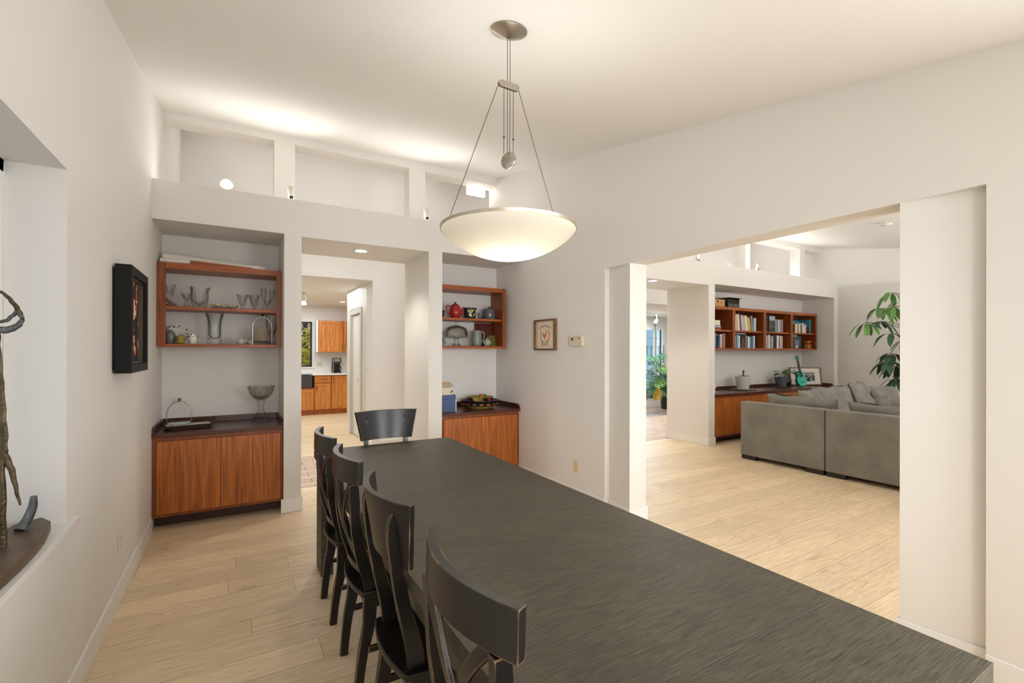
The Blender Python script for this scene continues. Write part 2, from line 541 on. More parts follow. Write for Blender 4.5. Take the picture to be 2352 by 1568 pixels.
class MB:
    def __init__(self):
        self.v, self.f, self.fm, self.sm = [], [], [], []
        self.cur, self.smooth = 0, False

    def add(self, vs, fs, smooth=None):
        o = len(self.v)
        self.v += [tuple(p) for p in vs]
        for f in fs:
            self.f.append([i + o for i in f])
            self.fm.append(self.cur)
            self.sm.append(self.smooth if smooth is None else smooth)
        return self

    def box(self, x0, y0, z0, x1, y1, z1, rot=None, c=None):
        vs = [Vector((x, y, z)) for z in (z0, z1) for y in (y0, y1) for x in (x0, x1)]
        if rot is not None:
            c = Vector(c) if c is not None else sum(vs, Vector()) / 8
            vs = [rot @ (p - c) + c for p in vs]
        return self.add(vs, [(0, 2, 3, 1), (4, 5, 7, 6), (0, 1, 5, 4), (2, 6, 7, 3), (0, 4, 6, 2), (1, 3, 7, 5)], False)

    def prism(self, poly, ax, lo, hi, smooth=False):
        """poly in the two other axes (kept in xyz order), extruded along ax."""
        def P(a, b, h):
            r = [a, b]
            r.insert(ax, h)
            return r
        n = len(poly)
        vs = [P(a, b, lo) for a, b in poly] + [P(a, b, hi) for a, b in poly]
        fs = [[i, (i + 1) % n, n + (i + 1) % n, n + i] for i in range(n)]
        self.add(vs, fs, smooth)
        self.add(vs, [list(range(n))[::-1], list(range(n, 2 * n))], False)
        return self

    def tube(self, pts, r, seg=10, cap=True, smooth=True, flat=1.0):
        pts = [Vector(p) for p in pts]
        rr = list(r) if isinstance(r, (list, tuple)) else [r] * len(pts)
        if 3 <= len(pts) <= 8:                      # round the bends of a short control path
            q, n0 = spline(pts, 5), []
            for i in range(len(pts) - 1):
                n0 += [rr[i] + (rr[i + 1] - rr[i]) * k / 5 for k in range(5)]
            pts, rr = q, n0 + [rr[-1]]
        up = None
        rings = []
        for i, p in enumerate(pts):
            t = (pts[min(i + 1, len(pts) - 1)] - pts[max(i - 1, 0)]).normalized()
            if up is None:
                up = t.orthogonal().normalized()
            up = (up - t * up.dot(t)).normalized()
            s = t.cross(up)
            rings.append([p + (up * math.cos(2 * PI * k / seg) * flat + s * math.sin(2 * PI * k / seg)) * rr[i] for k in range(seg)])
        vs = [q for ring in rings for q in ring]
        fs = []
        for i in range(len(pts) - 1):
            for k in range(seg):
                a, b = i * seg + k, i * seg + (k + 1) % seg
                fs.append((a, b, b + seg, a + seg))
        self.add(vs, fs, smooth)
        if cap:
            self.add(rings[0], [list(range(seg))[::-1]], False)
            self.add(rings[-1], [list(range(seg))], False)
        return self

    def lathe(self, prof, c=(0, 0, 0), seg=32, rot=None, smooth=True, wob=None):
        """prof: (radius, height) pairs around +Z."""
        vs = []
        if smooth and len(prof) >= 7:
            for _ in range(2):                      # corner cutting turns the outline into a smooth curve
                q = [prof[0]]
                for (a0, b0), (a1, b1) in zip(prof[:-1], prof[1:]):
                    q += [(a0 * .75 + a1 * .25, b0 * .75 + b1 * .25), (a0 * .25 + a1 * .75, b0 * .25 + b1 * .75)]
                prof = q + [prof[-1]]
        for r, h in prof:
            for k in range(seg):
                a = 2 * PI * k / seg
                q = r * (1 + (wob(a, h) if wob else 0))
                p = Vector((q * math.cos(a), q * math.sin(a), h))
                if rot is not None:
                    p = rot @ p
                vs.append(p + Vector(c))
        fs = []
        for i in range(len(prof) - 1):
            for k in range(seg):
                a, b = i * seg + k, i * seg + (k + 1) % seg
                fs.append((a, b, b + seg, a + seg))
        if prof[0][0] > 0:
            fs.append(list(range(seg))[::-1])
        if prof[-1][0] > 0:
            fs.append([(len(prof) - 1) * seg + k for k in range(seg)])
        return self.add(vs, fs, smooth)

    def sweep(self, path, wdt, thk, up=(0, 0, 1)):
        """Rectangular section w x t along a path; 'thk' lies across path and up."""
        path = [Vector(p) for p in path]
        ws = wdt if isinstance(wdt, (list, tuple)) else [wdt] * len(path)
        ts = thk if isinstance(thk, (list, tuple)) else [thk] * len(path)
        vs = []
        for i, p in enumerate(path):
            t = (path[min(i + 1, len(path) - 1)] - path[max(i - 1, 0)]).normalized()
            u = Vector(up)
            u = (u - t * u.dot(t)).normalized()
            s = t.cross(u)
            for a, b in ((-1, -1), (1, -1), (1, 1), (-1, 1)):
                vs.append(p + u * (a * ws[i] / 2) + s * (b * ts[i] / 2))
        n = len(path)
        fs = []
        for i in range(n - 1):
            for k in range(4):
                a, b = i * 4 + k, i * 4 + (k + 1) % 4
                fs.append((a, b, b + 4, a + 4))
        fs += [(3, 2, 1, 0), tuple((n - 1) * 4 + k for k in range(4))]
        return self.add(vs, fs, False)

    def build(self, name, mats, parent=None, bevel=0., seg=2, origin=None):
        me = bpy.data.meshes.new(name)
        off = Vector((0, 0, 0))
        if parent is not None:
            off = world_off(parent)
        elif origin is not None:
            off = Vector(origin)
        me.from_pydata([tuple(Vector(p) - off) for p in self.v], [], self.f)
        for m in (mats if isinstance(mats, (list, tuple)) else [mats]):
            me.materials.append(m)
        me.polygons.foreach_set('material_index', self.fm)
        me.polygons.foreach_set('use_smooth', [True] * len(self.f))
        bm = bmesh.new()
        bm.from_mesh(me)
        bmesh.ops.remove_doubles(bm, verts=bm.verts, dist=1e-6)
        bmesh.ops.recalc_face_normals(bm, faces=bm.faces)
        bm.to_mesh(me)
        bm.free()
        me.set_sharp_from_angle(angle=.80)
        o = bpy.data.objects.new(name, me)
        COL.objects.link(o)
        if parent is not None:
            o.parent = parent
        elif origin is not None:
            o.location = origin
        if bevel:
            md = o.modifiers.new('bevel', 'BEVEL')
            md.width, md.segments = bevel, seg
            md.limit_method = 'ANGLE'
            md.angle_limit = .6
            md.harden_normals = True
        return o


def world_off(o):
    v = Vector((0, 0, 0))
    while o is not None:
        v += Vector(o.location)
        o = o.parent
    return v


def tag(o, label=None, cat=None, group=None, kind=None):
    if label:
        o['label'] = label
    if cat:
        o['category'] = cat
    if group:
        o['group'] = group
    if kind:
        o['kind'] = kind
    return o


def thing(name, loc, label, cat, group=None):
    o = bpy.data.objects.new(name, None)
    COL.objects.link(o)
    o.location = loc
    o.empty_display_size = .1
    return tag(o, label, cat, group)


def struct(name, mb, mat, label, cat, bevel=0.):
    o = mb.build(name, mat, bevel=bevel)
    return tag(o, label, cat, kind='structure')


def copy_tree(o, parent=None):
    c = o.copy()
    COL.objects.link(c)
    c.parent = parent
    for ch in list(o.children):
        copy_tree(ch, c)
    return c


# ------------------------------------------------------------------ the rooms
XL, XR, XR2 = -.605, 2.95, 3.15
YF, YN, YB = 4.733, 5.35, 5.556      # face of the thick wall, niche backs, its rear
NH, PH, LG = 2.577, 2.566, 2.905     # niche tops, passage tops, ledge top
HALL = 7.10
XE = 11.1                            # far side of the living room


def cz(y, x=3.0):                    # sloping ceiling height
    if x < 2:
        return 2.73 + .187 * y
    return 2.744 + .1926 * y


# floors
m = MB()
m.box(-1.0, -2.4, -.1, 11.4, 5.47, 0)
struct('floor', m, PLANK, 'pale oak plank floor of the dining and living rooms', 'floor')
m = MB()
m.box(-1.0, 5.47, -.1, 11.4, 7.07, -.002)
m.box(5.6, 7.07, -.1, 11.4, 9.2, -.002)
struct('floor_hall', m, BRICK, 'pinkish brick paver floor of the hall behind the thick wall', 'floor')
m = MB()
m.box(-1.6, 7.07, -.1, 5.6, 12.3, 0)
struct('floor_kitchen', m, PLANK, 'pale plank floor of the kitchen', 'floor')

# ceilings
m = MB()
y0, y1 = -2.4, YN
m.add([(XL - .3, y0, cz(y0, 0)), (XR2, y0, cz(y0)), (XR2, y1, cz(y1)), (XL - .3, y1, cz(y1, 0)),
       (XL - .3, y0, cz(y0, 0) + .12), (XR2, y0, cz(y0) + .12), (XR2, y1, cz(y1) + .12), (XL - .3, y1, cz(y1, 0) + .12)],
      [(0, 1, 2, 3), (7, 6, 5, 4), (0, 4, 5, 1), (1, 5, 6, 2), (2, 6, 7, 3), (3, 7, 4, 0)])
struct('ceiling', m, CEIL, 'sloping warm white ceiling over the dining table', 'ceiling')
m = MB()
m.prism([(y0, cz(y0)), (y1, cz(y1)), (y1, cz(y1) + .12), (y0, cz(y0) + .12)], 0, XR2, XE + .2)
struct('ceiling_living', m, CEIL, 'sloping warm white ceiling of the living room', 'ceiling')
m = MB()
m.box(XL - .2, YB, 4.8, XE + .2, HALL + .2, 4.9)
struct('ceiling_hall', m, HALLW, 'high white ceiling over the hall', 'ceiling')
m = MB()
m.box(-1.6, HALL + .38, 2.585, 5.6, 12.3, 2.68)
struct('ceiling_kitchen', m, CEIL, 'flat white kitchen ceiling', 'ceiling')
m = MB()
m.box(5.6, HALL + .2, 2.41, 11.4, 9.2, 2.62)
struct('ceiling_entry', m, CEIL, 'low white ceiling of the entry room', 'ceiling')

# left wall with its deep window
WY0, WY1, WZ0, WZ1 = .55, 2.558, .785, 2.24
m = MB()
m.box(XL - .185, -2.4, 0, XL, WY0, 2.9)
m.prism([(WY0, WZ1), (WY1, WZ1), (WY1, cz(WY1, 0) + .1), (WY0, cz(WY0, 0) + .1)], 0, XL - .185, XL)
m.box(XL - .185, WY0, 0, XL, WY1, WZ0)
m.prism([(WY1, 0), (HALL + .2, 0), (HALL + .2, 4.8), (YB, 4.8), (YB, 3.9), (WY1, cz(WY1, 0) + .1)], 0, XL - .185, XL)
struct('wall_left', m, WALL, 'warm white left wall with a deep window recess', 'wall')
m = MB()
m.box(XL - .18, WY0, .765, XL, WY1, .79)
pts = [(XL, WY0 - .1), (XL + .027, WY0 - .1), (XL + .027, WY1 + .07)]
for k in range(7):
    a = k / 6 * PI / 2
    pts.append((XL + .002 + .025 * math.cos(a), WY1 + .07 + .025 * math.sin(a)))
pts.append((XL, WY1 + .095))
m.prism(pts, 2, .765, .79)
struct('trim_1', m, TRIM, 'white window sill board with a rounded ear', 'window sill', bevel=.003)
# window itself
m = MB()
for a, b in ((WY0, WY0 + .05), (WY1 - .045, WY1), ((WY0 + WY1) / 2 - .03, (WY0 + WY1) / 2 + .03)):
    m.box(XL - .235, a, .79, XL - .186, b, WZ1)
m.box(XL - .235, WY0, .79, XL - .186, WY1, .84)
m.box(XL - .235, WY0, WZ1 - .05, XL - .186, WY1, WZ1)
wf = struct('window_1', m, TRIM, 'white framed window in the left wall recess', 'window', bevel=.004)
g = MB()
g.box(XL - .214, WY0 + .05, .84, XL - .210, WY1 - .045, WZ1 - .05)
g.build('pane', glass_mat('window_glass', (.97, .98, 1.), gl=.5, edge=.9), wf)

# back of the dining room (behind the viewer), with its window
m = MB()
m.box(XL - .185, -2.4, 0, XR2, -2.2, .5)
m.box(XL - .185, -2.4, 2.2, XR2, -2.2, 2.45)
m.box(XL - .185, -2.4, .5, -.5, -2.2, 2.2)
m.box(2.5, -2.4, .5, XR2, -2.2, 2.2)
struct('wall_back', m, WALL, 'wall with a wide window behind the table', 'wall')
m = MB()
for x in (-.5, .98, 2.44):
    m.box(x, -2.34, .5, x + .06, -2.28, 2.2)
m.box(-.5, -2.34, .5, 2.5, -2.28, .56)
m.box(-.5, -2.34, 2.14, 2.5, -2.28, 2.2)
wf = struct('window_2', m, TRIM, 'white framed window behind the table', 'window')
g = MB()
g.box(-.44, -2.312, .56, 2.44, -2.308, 2.14)
g.build('pane', MATS['window_glass'], wf)
m = MB()
m.box(XR2, -2.7, 0, XE + .2, -2.5, .4)
m.box(XR2, -2.7, 2.35, XE + .2, -2.5, 2.5)
m.box(XR2, -2.7, .4, 4.0, -2.5, 2.35)
m.box(10.0, -2.7, .4, XE + .2, -2.5, 2.35)
struct('wall_south', m, WALL, 'wall with wide windows at the near end of the living room', 'wall')
m = MB()
m.prism([(-2.7, 0), (YB, 0), (YB, 3.95), (-2.7, 2.4)], 0, XE, XE + .2)
m.box(XE, YB, 0, XE + .2, 9.2, 4.9)
struct('wall_east', m, plain('east_white', S(234, 231, 226), .6, bump=.06, bscale=200), 'bright white far side wall of the living room', 'wall')

# right wall with its wide opening and splayed reveals
m = MB()
HR = 2.266
ya, yb = .725, 3.26
m.prism([(-2.4, 0), (-2.0, 0), (-2.0, cz(-2.0) + .08), (-2.4, cz(-2.4) + .08)], 0, XR, XR2)
m.prism([(.25, 0), (ya, 0), (ya, cz(ya) + .08), (.25, cz(.25) + .08)], 0, XR, XR2)
m.prism([(-2.0, 2.25), (.25, 2.25), (.25, cz(.25) + .08), (-2.0, cz(-2.0) + .08)], 0, XR, XR2)
m.box(XR, -2.0, 0, XR2, .25, .75)  # sill of an unseen opening, added to hold the fill lamp
m.prism([(ya, HR), (yb, HR), (yb, cz(yb) + .08), (ya, cz(ya) + .08)], 0, XR, XR2)
m.prism([(yb, 0), (YB, 0), (YB, cz(YB) + .08), (yb, cz(yb) + .08)], 0, XR, XR2)
m.prism([(XR + .055, yb), (XR, 2.943), (XR2, 2.943), (XR2, yb)], 2, 0, HR)
m.prism([(XR, 1.043), (XR + .055, ya), (XR2, ya), (XR2, 1.043)], 2, 0, HR)
struct('wall_right', m, WALL, 'warm white wall with a wide cased opening to the living room', 'wall')

# thick far wall: piers, niche backs, ledge
m = MB()
for a, b in ((.374, .522), (1.781, 1.936), (6.454, 6.606)):
    m.box(a, YF, 0, b, YB, NH)
m.box(XR2, YF, 0, 4.9, YB, NH)
m.box(10.36, YF, 0, 10.5, YB, NH)
for a, b in ((XL, .374), (1.936, XR), (6.606, 10.36), (10.5, XE)):
    m.box(a, YN, 0, b, YB, NH)
m.box(XL, YF, NH, XR, YB, LG)
m.box(XR2, YF, NH, 10.5, YB, LG)
m.box(10.5, YN, NH, XE, YB, LG)
m.box(.522, YF, PH, 1.781, YB, NH)
m.box(4.9, YF, 2.55, 6.454, YB, NH)
struct('wall_far', m, WALL, 'thick warm white wall with shelf niches, passages and a ledge', 'wall')
# clerestory above the ledge
m = MB()
for a, b in ((.326, .525), (1.765, 1.965), (4.15, 4.35), (6.3, 6.45), (8.38, 8.53), (10.28, 10.48)):
    m.box(a, YN, LG, b, YB, 3.67)
m.box(XL, YN, 3.67, XR, YB, 4.9)
m.box(XR2, YN, 3.67, XE, YB, 4.9)
struct('wall_clerestory', m, HALLW, 'white posts and head of the openings above the ledge', 'wall')

# hall back wall with the kitchen and entry openings
m = MB()
KX0, KX1, KH = -.2, 1.777, 2.56
m.box(XL, HALL, 0, KX0, HALL + .4, 2.585)
m.box(KX1, HALL, 0, 1.9, HALL + .4, 2.585)
m.box(KX0, HALL, KH, KX1, HALL + .4, 2.585)
m.box(1.9, HALL, 0, 6.6, HALL + .2, 2.585)
m.box(XL, HALL, 2.585, XE, HALL + .2, 4.9)
m.box(6.6, HALL, 2.535, 9.6, HALL + .2, 2.585)
m.box(9.6, HALL, 0, XE, HALL + .2, 2.585)
struct('wall_hall', m, HALLW, 'bright white hall wall with openings to kitchen and entry', 'wall')

# kitchen walls; pantry closet wall beside the opening
m = MB()
PY0, PY1, PZ = 7.90, 8.62, 2.13
m.box(1.78, HALL + .4, 0, 1.9, PY0, 2.585)
m.box(1.78, PY1, 0, 1.9, 9.01, 2.585)
m.box(1.78, PY0, PZ, 1.9, PY1, 2.585)
m.box(1.9, 8.9, 0, 3.4, 9.01, 2.585)
struct('wall_pantry', m, plain('textured_white_paint', S(220, 216, 208), .3, bump=.25, bscale=45, spec=.5), 'glossy textured white wall with the pantry door', 'wall')
KW = 12.1
m = MB()
kx0, kx1, kz0, kz1 = .35, 1.575, 1.10, 2.19
m.box(-1.6, KW, 0, kx0, KW + .15, 2.6)
m.box(kx1, KW, 0, 3.6, KW + .15, 2.6)
m.box(kx0, KW, 0, kx1, KW + .15, kz0)
m.box(kx0, KW, kz1, kx1, KW + .15, 2.6)
m.box(-1.6, HALL + .2, 0, -1.45, KW, 2.6)
m.box(3.45, 9.01, 0, 3.6, KW, 2.6)
struct('wall_kitchen', m, HALLW, 'white kitchen walls around the window', 'wall')
m = MB()
for b in ((kx0, kz0, kx1, kz0 + .03), (kx0, kz1 - .03, kx1, kz1), (kx0, kz0, kx0 + .03, kz1), (kx1 - .035, kz0, kx1, kz1)):
    m.box(b[0], KW + .05, b[1], b[2], KW + .11, b[3])
wf = struct('window_3', m, plain('black_window_frame', S(28, 26, 24), .4), 'black framed kitchen window looking onto trees', 'window')
g = MB()
g.box(kx0 + .03, KW + .078, kz0 + .03, kx1 - .03, KW + .082, kz1 - .03)
g.build('pane', MATS['window_glass'], wf)
m = MB()
m.box(kx0 - .03, KW - .02, kz0 - .03, kx1 + .05, KW - .001, kz0)
m.box(kx1, KW - .012, kz0, kx1 + .05, KW - .001, kz1 + .03)
struct('trim_2', m, TRIM, 'white casing round the kitchen window', 'window trim')

# entry room back wall and window
EY = 8.8
m = MB()
ex0, ex1, ez0, ez1 = 8.75, 10.0, .40, 2.08
m.box(5.4, EY, 0, ex0, EY + .15, 2.5)
m.box(ex1, EY, 0, XE, EY + .15, 2.5)
m.box(ex0, EY, 0, ex1, EY + .15, ez0)
m.box(ex0, EY, ez1, ex1, EY + .15, 2.5)
m.box(5.4, HALL + .2, 0, 5.6, EY, 2.5)
struct('wall_entry', m, WALL, 'warm white entry wall around the glazed panel', 'wall')
m = MB()
for b in ((ex0 - .08, ez0 - .08, ex1 + .08, ez0), (ex0 - .08, ez1, ex1 + .08, ez1 + .08), (ex0 - .08, ez0, ex0, ez1), (ex1, ez0, ex1 + .08, ez1), (9.70, ez0, 9.76, ez1), (9.86, ez0, 9.90, ez1)):
    m.box(b[0], EY - .03, b[1], b[2], EY + .05, b[3])
wf = struct('window_4', m, TRIM, 'white framed entry window with pale blue glass', 'window')
g = MB()
g.box(ex0, EY + .02, ez0, ex1, EY + .026, ez1)
bg = g.build('pane', glass_mat('blue_obscure_glass', (.70, .86, .95), gl=.4, edge=.8), wf)
g = MB()
for z in [ez0 + .24 * k for k in range(1, 7)]:
    g.box(ex0, EY + .012, z, ex1, EY + .019, z + .012)
g.build('muntin', plain('lead_grey', S(110, 120, 125), .5), wf)

# baseboards
def bb(name, pieces, label):
    m = MB()
    for p in pieces:
        if len(p) == 4:
            m.box(p[0], p[1], .001, p[2], p[3], .127)
        else:
            m.prism(p, 2, .001, .127)
    return struct(name, m, TRIM, label, 'baseboard', bevel=.003)


T = .013
bb('baseboard_left', [(XL, -2.2, XL + T, 4.70)], 'white baseboard along the left wall')
bb('baseboard_right', [(XR - T, -2.2, XR, ya), (XR - T, yb, XR, 4.68),
   [(XR + .055, yb), (XR + .055 - T, yb), (XR - T, 2.93), (XR2 + T, 2.93), (XR2 + T, 2.943), (XR, 2.943)],
   [(XR + .055, ya), (XR + .055 - T, ya), (XR - T, 1.056), (XR2 + T, 1.056), (XR2 + T, 1.043), (XR, 1.043)]],
   'white baseboard along the right wall and its opening')
bb('baseboard_far', [(.374 - .022, YF - T, .522 + T, YF), (.522, YF, .522 + T, YB), (1.781 - T, YF - T, 1.936 + .02, YF), (1.781 - T, YF, 1.781, YB),
   (6.454 - T, YF - T, 6.606 + T, YF), (6.454 - T, YF, 6.454, YB + T), (10.36 - T, YF - T, 10.5 + T, YF)], 'white baseboard round the piers of the thick wall')
bb('baseboard_hall', [(1.78 - T, HALL, 1.78, PY0 - .1), (1.78 - T, PY1 + .1, 1.78, 9.01 + T), (1.9, HALL - T, 6.6, HALL), (5.6, EY - T, XE, EY)], 'white baseboard of the hall and entry')

# pantry door (bifold) and casing
m = MB()
m.box(1.765, PY0 - .09, 0, 1.779, PY0, PZ + .09)
m.box(1.765, PY1, 0, 1.779, PY1 + .09, PZ + .09)
m.box(1.765, PY0, PZ, 1.779, PY1, PZ + .09)
struct('trim_3', m, plain('casing_grey_white', S(205, 200, 190), .4), 'white casing around the pantry door', 'door trim', bevel=.004)
m = MB()
m.box(1.81, PY0 + .003, .01, 1.84, (PY0 + PY1) / 2 - .003, PZ - .02)
m.box(1.81, (PY0 + PY1) / 2 + .003, .01, 1.84, PY1 - .003, PZ - .02)
d = struct('door_1', m, TRIM, 'white folding pantry door', 'door', bevel=.004)
m = MB()
p = at(820.6, 873, 0, 1.80)
m.lathe([(.0, 0), (.028, 0), (.032, .006), (.02, .012), (0, .012)], (1.80, p.y, p.z), 6, Matrix.Rotation(-PI / 2, 3, 'Y'), smooth=False)
m.build('door_handle', PLASW, d)

# ------------------------------------------------------------------ built-in cabinets
def base_cabinet(name, x0, x1, label, splits, gap_r=0.):
    """Walnut cupboard recessed in a niche: carcass, doors, toe kick."""
    t = thing(name, ((x0 + x1) / 2, 5.0, 0), label, 'cabinet', 'walnut base cupboards in the wall niches')
    m = MB()
    m.box(x0 + .002, 4.775, .105, x1 - .002, 5.345, .774)
    m.build('cabinet_body', WALF, t, bevel=.002)
    m = MB()
    m.box(x0 + .01, 4.90, .002, x1 - .01, 4.94, .103)
    m.build('toe_kick', plain('dark_toe_kick', S(62, 36, 26), .5), t)
    for a, b in zip(splits[:-1], splits[1:]):
        m = MB()
        m.box(a + .002, 4.756, .135, b - .002, 4.7745, .738)
        m.build('door', WAL, t, bevel=.0015)
    return t


def counter(name, x0, x1, label):
    t = thing(name, ((x0 + x1) / 2, 5.0, .775), label, 'countertop', 'dark walnut counters with raised edges')
    m = MB()
    m.box(x0 + .001, 4.738, .775, x1 - .001, 5.349, .805)
    m.build('counter_slab', WALD, t, bevel=.003)
    m = MB()
    m.box(x0 + .02, 5.33, .8055, x1 - .02, 5.349, .86)
    m.prism([(4.745, .8055), (5.349, .8055), (5.349, .86), (4.79, .86), (4.745, .835)], 0, x0 + .001, x0 + .019)
    m.prism([(4.745, .8055), (5.349, .8055), (5.349, .86), (4.79, .86), (4.745, .835)], 0, x1 - .019, x1 - .001)
    m.build('raised_edge', WALD, t, bevel=.002)
    return t


base_cabinet('base_cabinet', XL, .374, 'walnut two-door cupboard in the dining niche nearest the left wall', [-.573, -.121, .348])
base_cabinet('base_cabinet', 1.936, XR, 'walnut two-door cupboard in the dining niche right of the kitchen passage', [1.965, 2.43, 2.918])
base_cabinet('base_cabinet', 6.606, 10.36, 'long walnut cupboard in the living room niche behind the sofa', [6.63, 7.55, 8.48, 9.41, 10.33])
counter('countertop', XL, .374, 'dark walnut counter in the left dining niche, carrying tray and compote')
counter('countertop', 1.936, XR, 'dark walnut counter in the right dining niche, carrying painted bowls')
counter('countertop', 6.606, 10.36, 'long dark walnut counter in the living room niche, carrying pots and ukulele')

SY, SZ0, SZ1 = 5.0, 1.527, 2.268      # wall shelf unit front, bottom, top


def wall_unit(x0, x1, divs, zsh, label, lpad=0.):
    t = thing('wall_shelf', ((x0 + x1) / 2, 5.17, SZ0), label, 'shelf unit', 'walnut wall shelf units hung in the niches')
    r = .035
    m = MB()
    m.box(x0, SY, SZ0, x1, YN - .002, SZ0 + .028)
    m.build('bottom_board', WALX, t, bevel=.001)
    m = MB()
    m.box(x0, SY, SZ1 - .05, x1, YN - .002, SZ1)
    m.build('top_board', WALX, t, bevel=.001)
    for a, b in ((x0, x0 + .02), (x1 - .02, x1)):
        m = MB()
        m.box(a, SY + .006, SZ0 + .028, b, YN - .002, SZ1 - .05)
        m.build('side_panel', WALF, t)
    lw = .062 if lpad else .045
    for a, b, z0, z1 in [(x0, x0 + lw, SZ0, SZ1), (x1 - .045, x1, SZ0, SZ1)] + [(a, b, SZ0 + .03, SZ1 - .05) for a, b in divs]:
        m = MB()
        m.box(a, SY - .006, z0, b, SY + .012, z1)
        m.build('front_stile', WALF, t)
    for a, b in divs:
        m = MB()
        m.box(a + .005, SY + .012, SZ0 + .028, b - .005, YN - .002, SZ1 - .05)
        m.build('divider', WALF, t)
    xs = [x0 + .02] + [v for a, b in divs for v in (a + .005, b - .005)] + [x1 - .02]
    for k in range(0, len(xs), 2):
        m = MB()
        m.box(xs[k], SY + .018, zsh - .028, xs[k + 1], YN - .002, zsh)
        m.build('shelf', WALX, t, bevel=.001)
    if len(divs):
        m = MB()
        m.box(x0 + .02, YN - .010, SZ0 + .03, x1 - .02, YN - .003, SZ1 - .05)
        m.build('back_panel', plain('dark_walnut_panel', S(104, 56, 34), .5), t)
    return t


ZS = 1.888
wall_unit(XL + .003, .371, [], ZS, 'walnut open shelf unit of glassware, in the niche by the left wall', 1)
wall_unit(1.938, 2.888, [], ZS, 'walnut open shelf unit with red teapot and cake dome')
wall_unit(6.61, 10.24, [(7.46, 7.535), (8.38, 8.46), (9.28, 9.36)], 1.868, 'long walnut bookcase unit hung in the living room niche')
ZB = SZ0 + .0285                      # standing height on the bottom boards


# ------------------------------------------------------------------ small ware helpers
def cup(mb, c, r, h, th=.003, flare=1.0, foot=.8, seg=28):
    mb.lathe([(r * foot, 0), (r, h * .35), (r * flare, h), (r * flare - th, h), (r - th, h * .35), (r * foot - th, th * 1.5), (0, th * 1.5)], c, seg)
    return mb


def loop(c, ax, r1, r2, a0, a1, n=12):
    """Arc in the vertical plane that holds direction ax."""
    ax = Vector(ax).normalized()
    return [Vector(c) + ax * (r1 * math.cos(a0 + (a1 - a0) * k / n)) + Vector((0, 0, r2 * math.sin(a0 + (a1 - a0) * k / n))) for k in range(n + 1)]


def solo(mb, name, mat, c, label, cat, group=None, bevel=0.):
    o = mb.build(name, mat, origin=c, bevel=bevel)
    return tag(o, label, cat, group)


YS = 5.14
# left dining unit, lower board
c = (-.518, 5.12, ZB)
m = MB()
m.lathe([(.026, 0), (.040, .03), (.043, .06), (.036, .10), (.018, .118), (.016, .126), (.012, .126), (.012, .1), (0, .09)], c)
solo(m, 'bud_vase', plain('sage_glaze', S(112, 120, 106), .35), c, 'round sage green vase at the left end of the lower glass shelf', 'vase')
DOTS = plain('black_dots', S(38, 34, 40), .3)


def dot_plate(c, R, tilt, label):
    t = thing('dotted_plate', c, label, 'plate')
    rot = Matrix.Rotation(tilt, 3, 'X')
    m = MB()
    cc = Vector(c) + rot @ Vector((0, R, 0))
    m.lathe([(R * .55, -.004), (R, .010), (R, .014), (R * .58, 0.002), (0, 0.002)], cc, 40, rot)
    m.build('plate_body', CERW, t)
    m = MB()
    for k in range(18):
        a = 2 * PI * k / 18 + .1 * math.sin(k * 5)
        rr = R * (.90 - .13 * (k % 2))
        r = .0075 - .003 * (k % 2)
        h = .0145 - (R * .95 - rr) / R * .03
        p = cc + rot @ Vector((rr * math.cos(a), rr * math.sin(a), h))
        m.lathe([(0, .0008), (r, .0008), (r, 0)], p, 10, rot)
    m.build('dot_pattern', DOTS, t)
    return t


dot_plate((-.470, 5.20, ZB + .002), .088, 1.22, 'white dinner plate with black dots leaning against the niche back, front one')
dot_plate((-.488, 5.232, ZB + .002), .084, 1.25, 'white dinner plate mostly hidden behind the dotted plate')
c = (-.437, 5.06, ZB)
t = thing('sugar_bowl', c, 'amber pressed glass bowl with knob lid before the dotted plate', 'sugar bowl')
m = MB()
m.lathe([(.022, 0), (.031, .006), (.034, .05), (.033, .065), (.030, .065), (.030, .01), (0, .008)], c, 24)
m.build('bowl_body', plain('amber_glass', S(150, 130, 52), .15, bump=.8, bscale=90), t)
m = MB()
m.lathe([(.031, .0655), (.028, .073), (.006, .078), (.006, .083), (.009, .088), (0, .094)], c, 24)
m.build('lid', CUT, t)
c = (-.35, 5.10, ZB)
t = thing('dotted_mug', c, 'white mug with black dots round its rim beside the amber bowl', 'mug')
m = MB()
cup(m, c, .037, .092, flare=1.0, foot=.7)
m.build('mug_body', CERW, t)
m = MB()
m.tube(loop((c[0] - .035, c[1], c[2] + .05), (-1, 0, 0), .030, .030, -1.4, 1.4), .004)
m.build('handle', CERW, t)
m = MB()
for k in range(14):
    a = 2 * PI * k / 14
    z = c[2] + .083 - .016 * (k % 2)
    rot = Matrix.Rotation(a, 3, 'Z') @ Matrix.Rotation(PI / 2, 3, 'Y')
    m.lathe([(0, .0005), (.006, .0005), (.006, -.001)], (c[0] + .0374 * math.cos(a), c[1] + .0374 * math.sin(a), z), 8, rot)
m.build('dot_pattern', DOTS, t)
c = (-.183, 5.15, ZB)
m = MB()
m.lathe([(.054, 0), (.056, .035), (.053, .045), (.055, .06), (.052, .17), (.056, .22), (.076, .288), (.073, .288), (.052, .22), (.048, .17), (.05, .06), (0, .05)], c, 36)
solo(m, 'flared_vase', glass_mat('thick_glass', (.96, .975, .965), gl=.7), c, 'tall flared clear glass vase in the middle of the lower shelf', 'vase')
GREYC = plain('pale_grey_ceramic', S(190, 188, 176), .25)


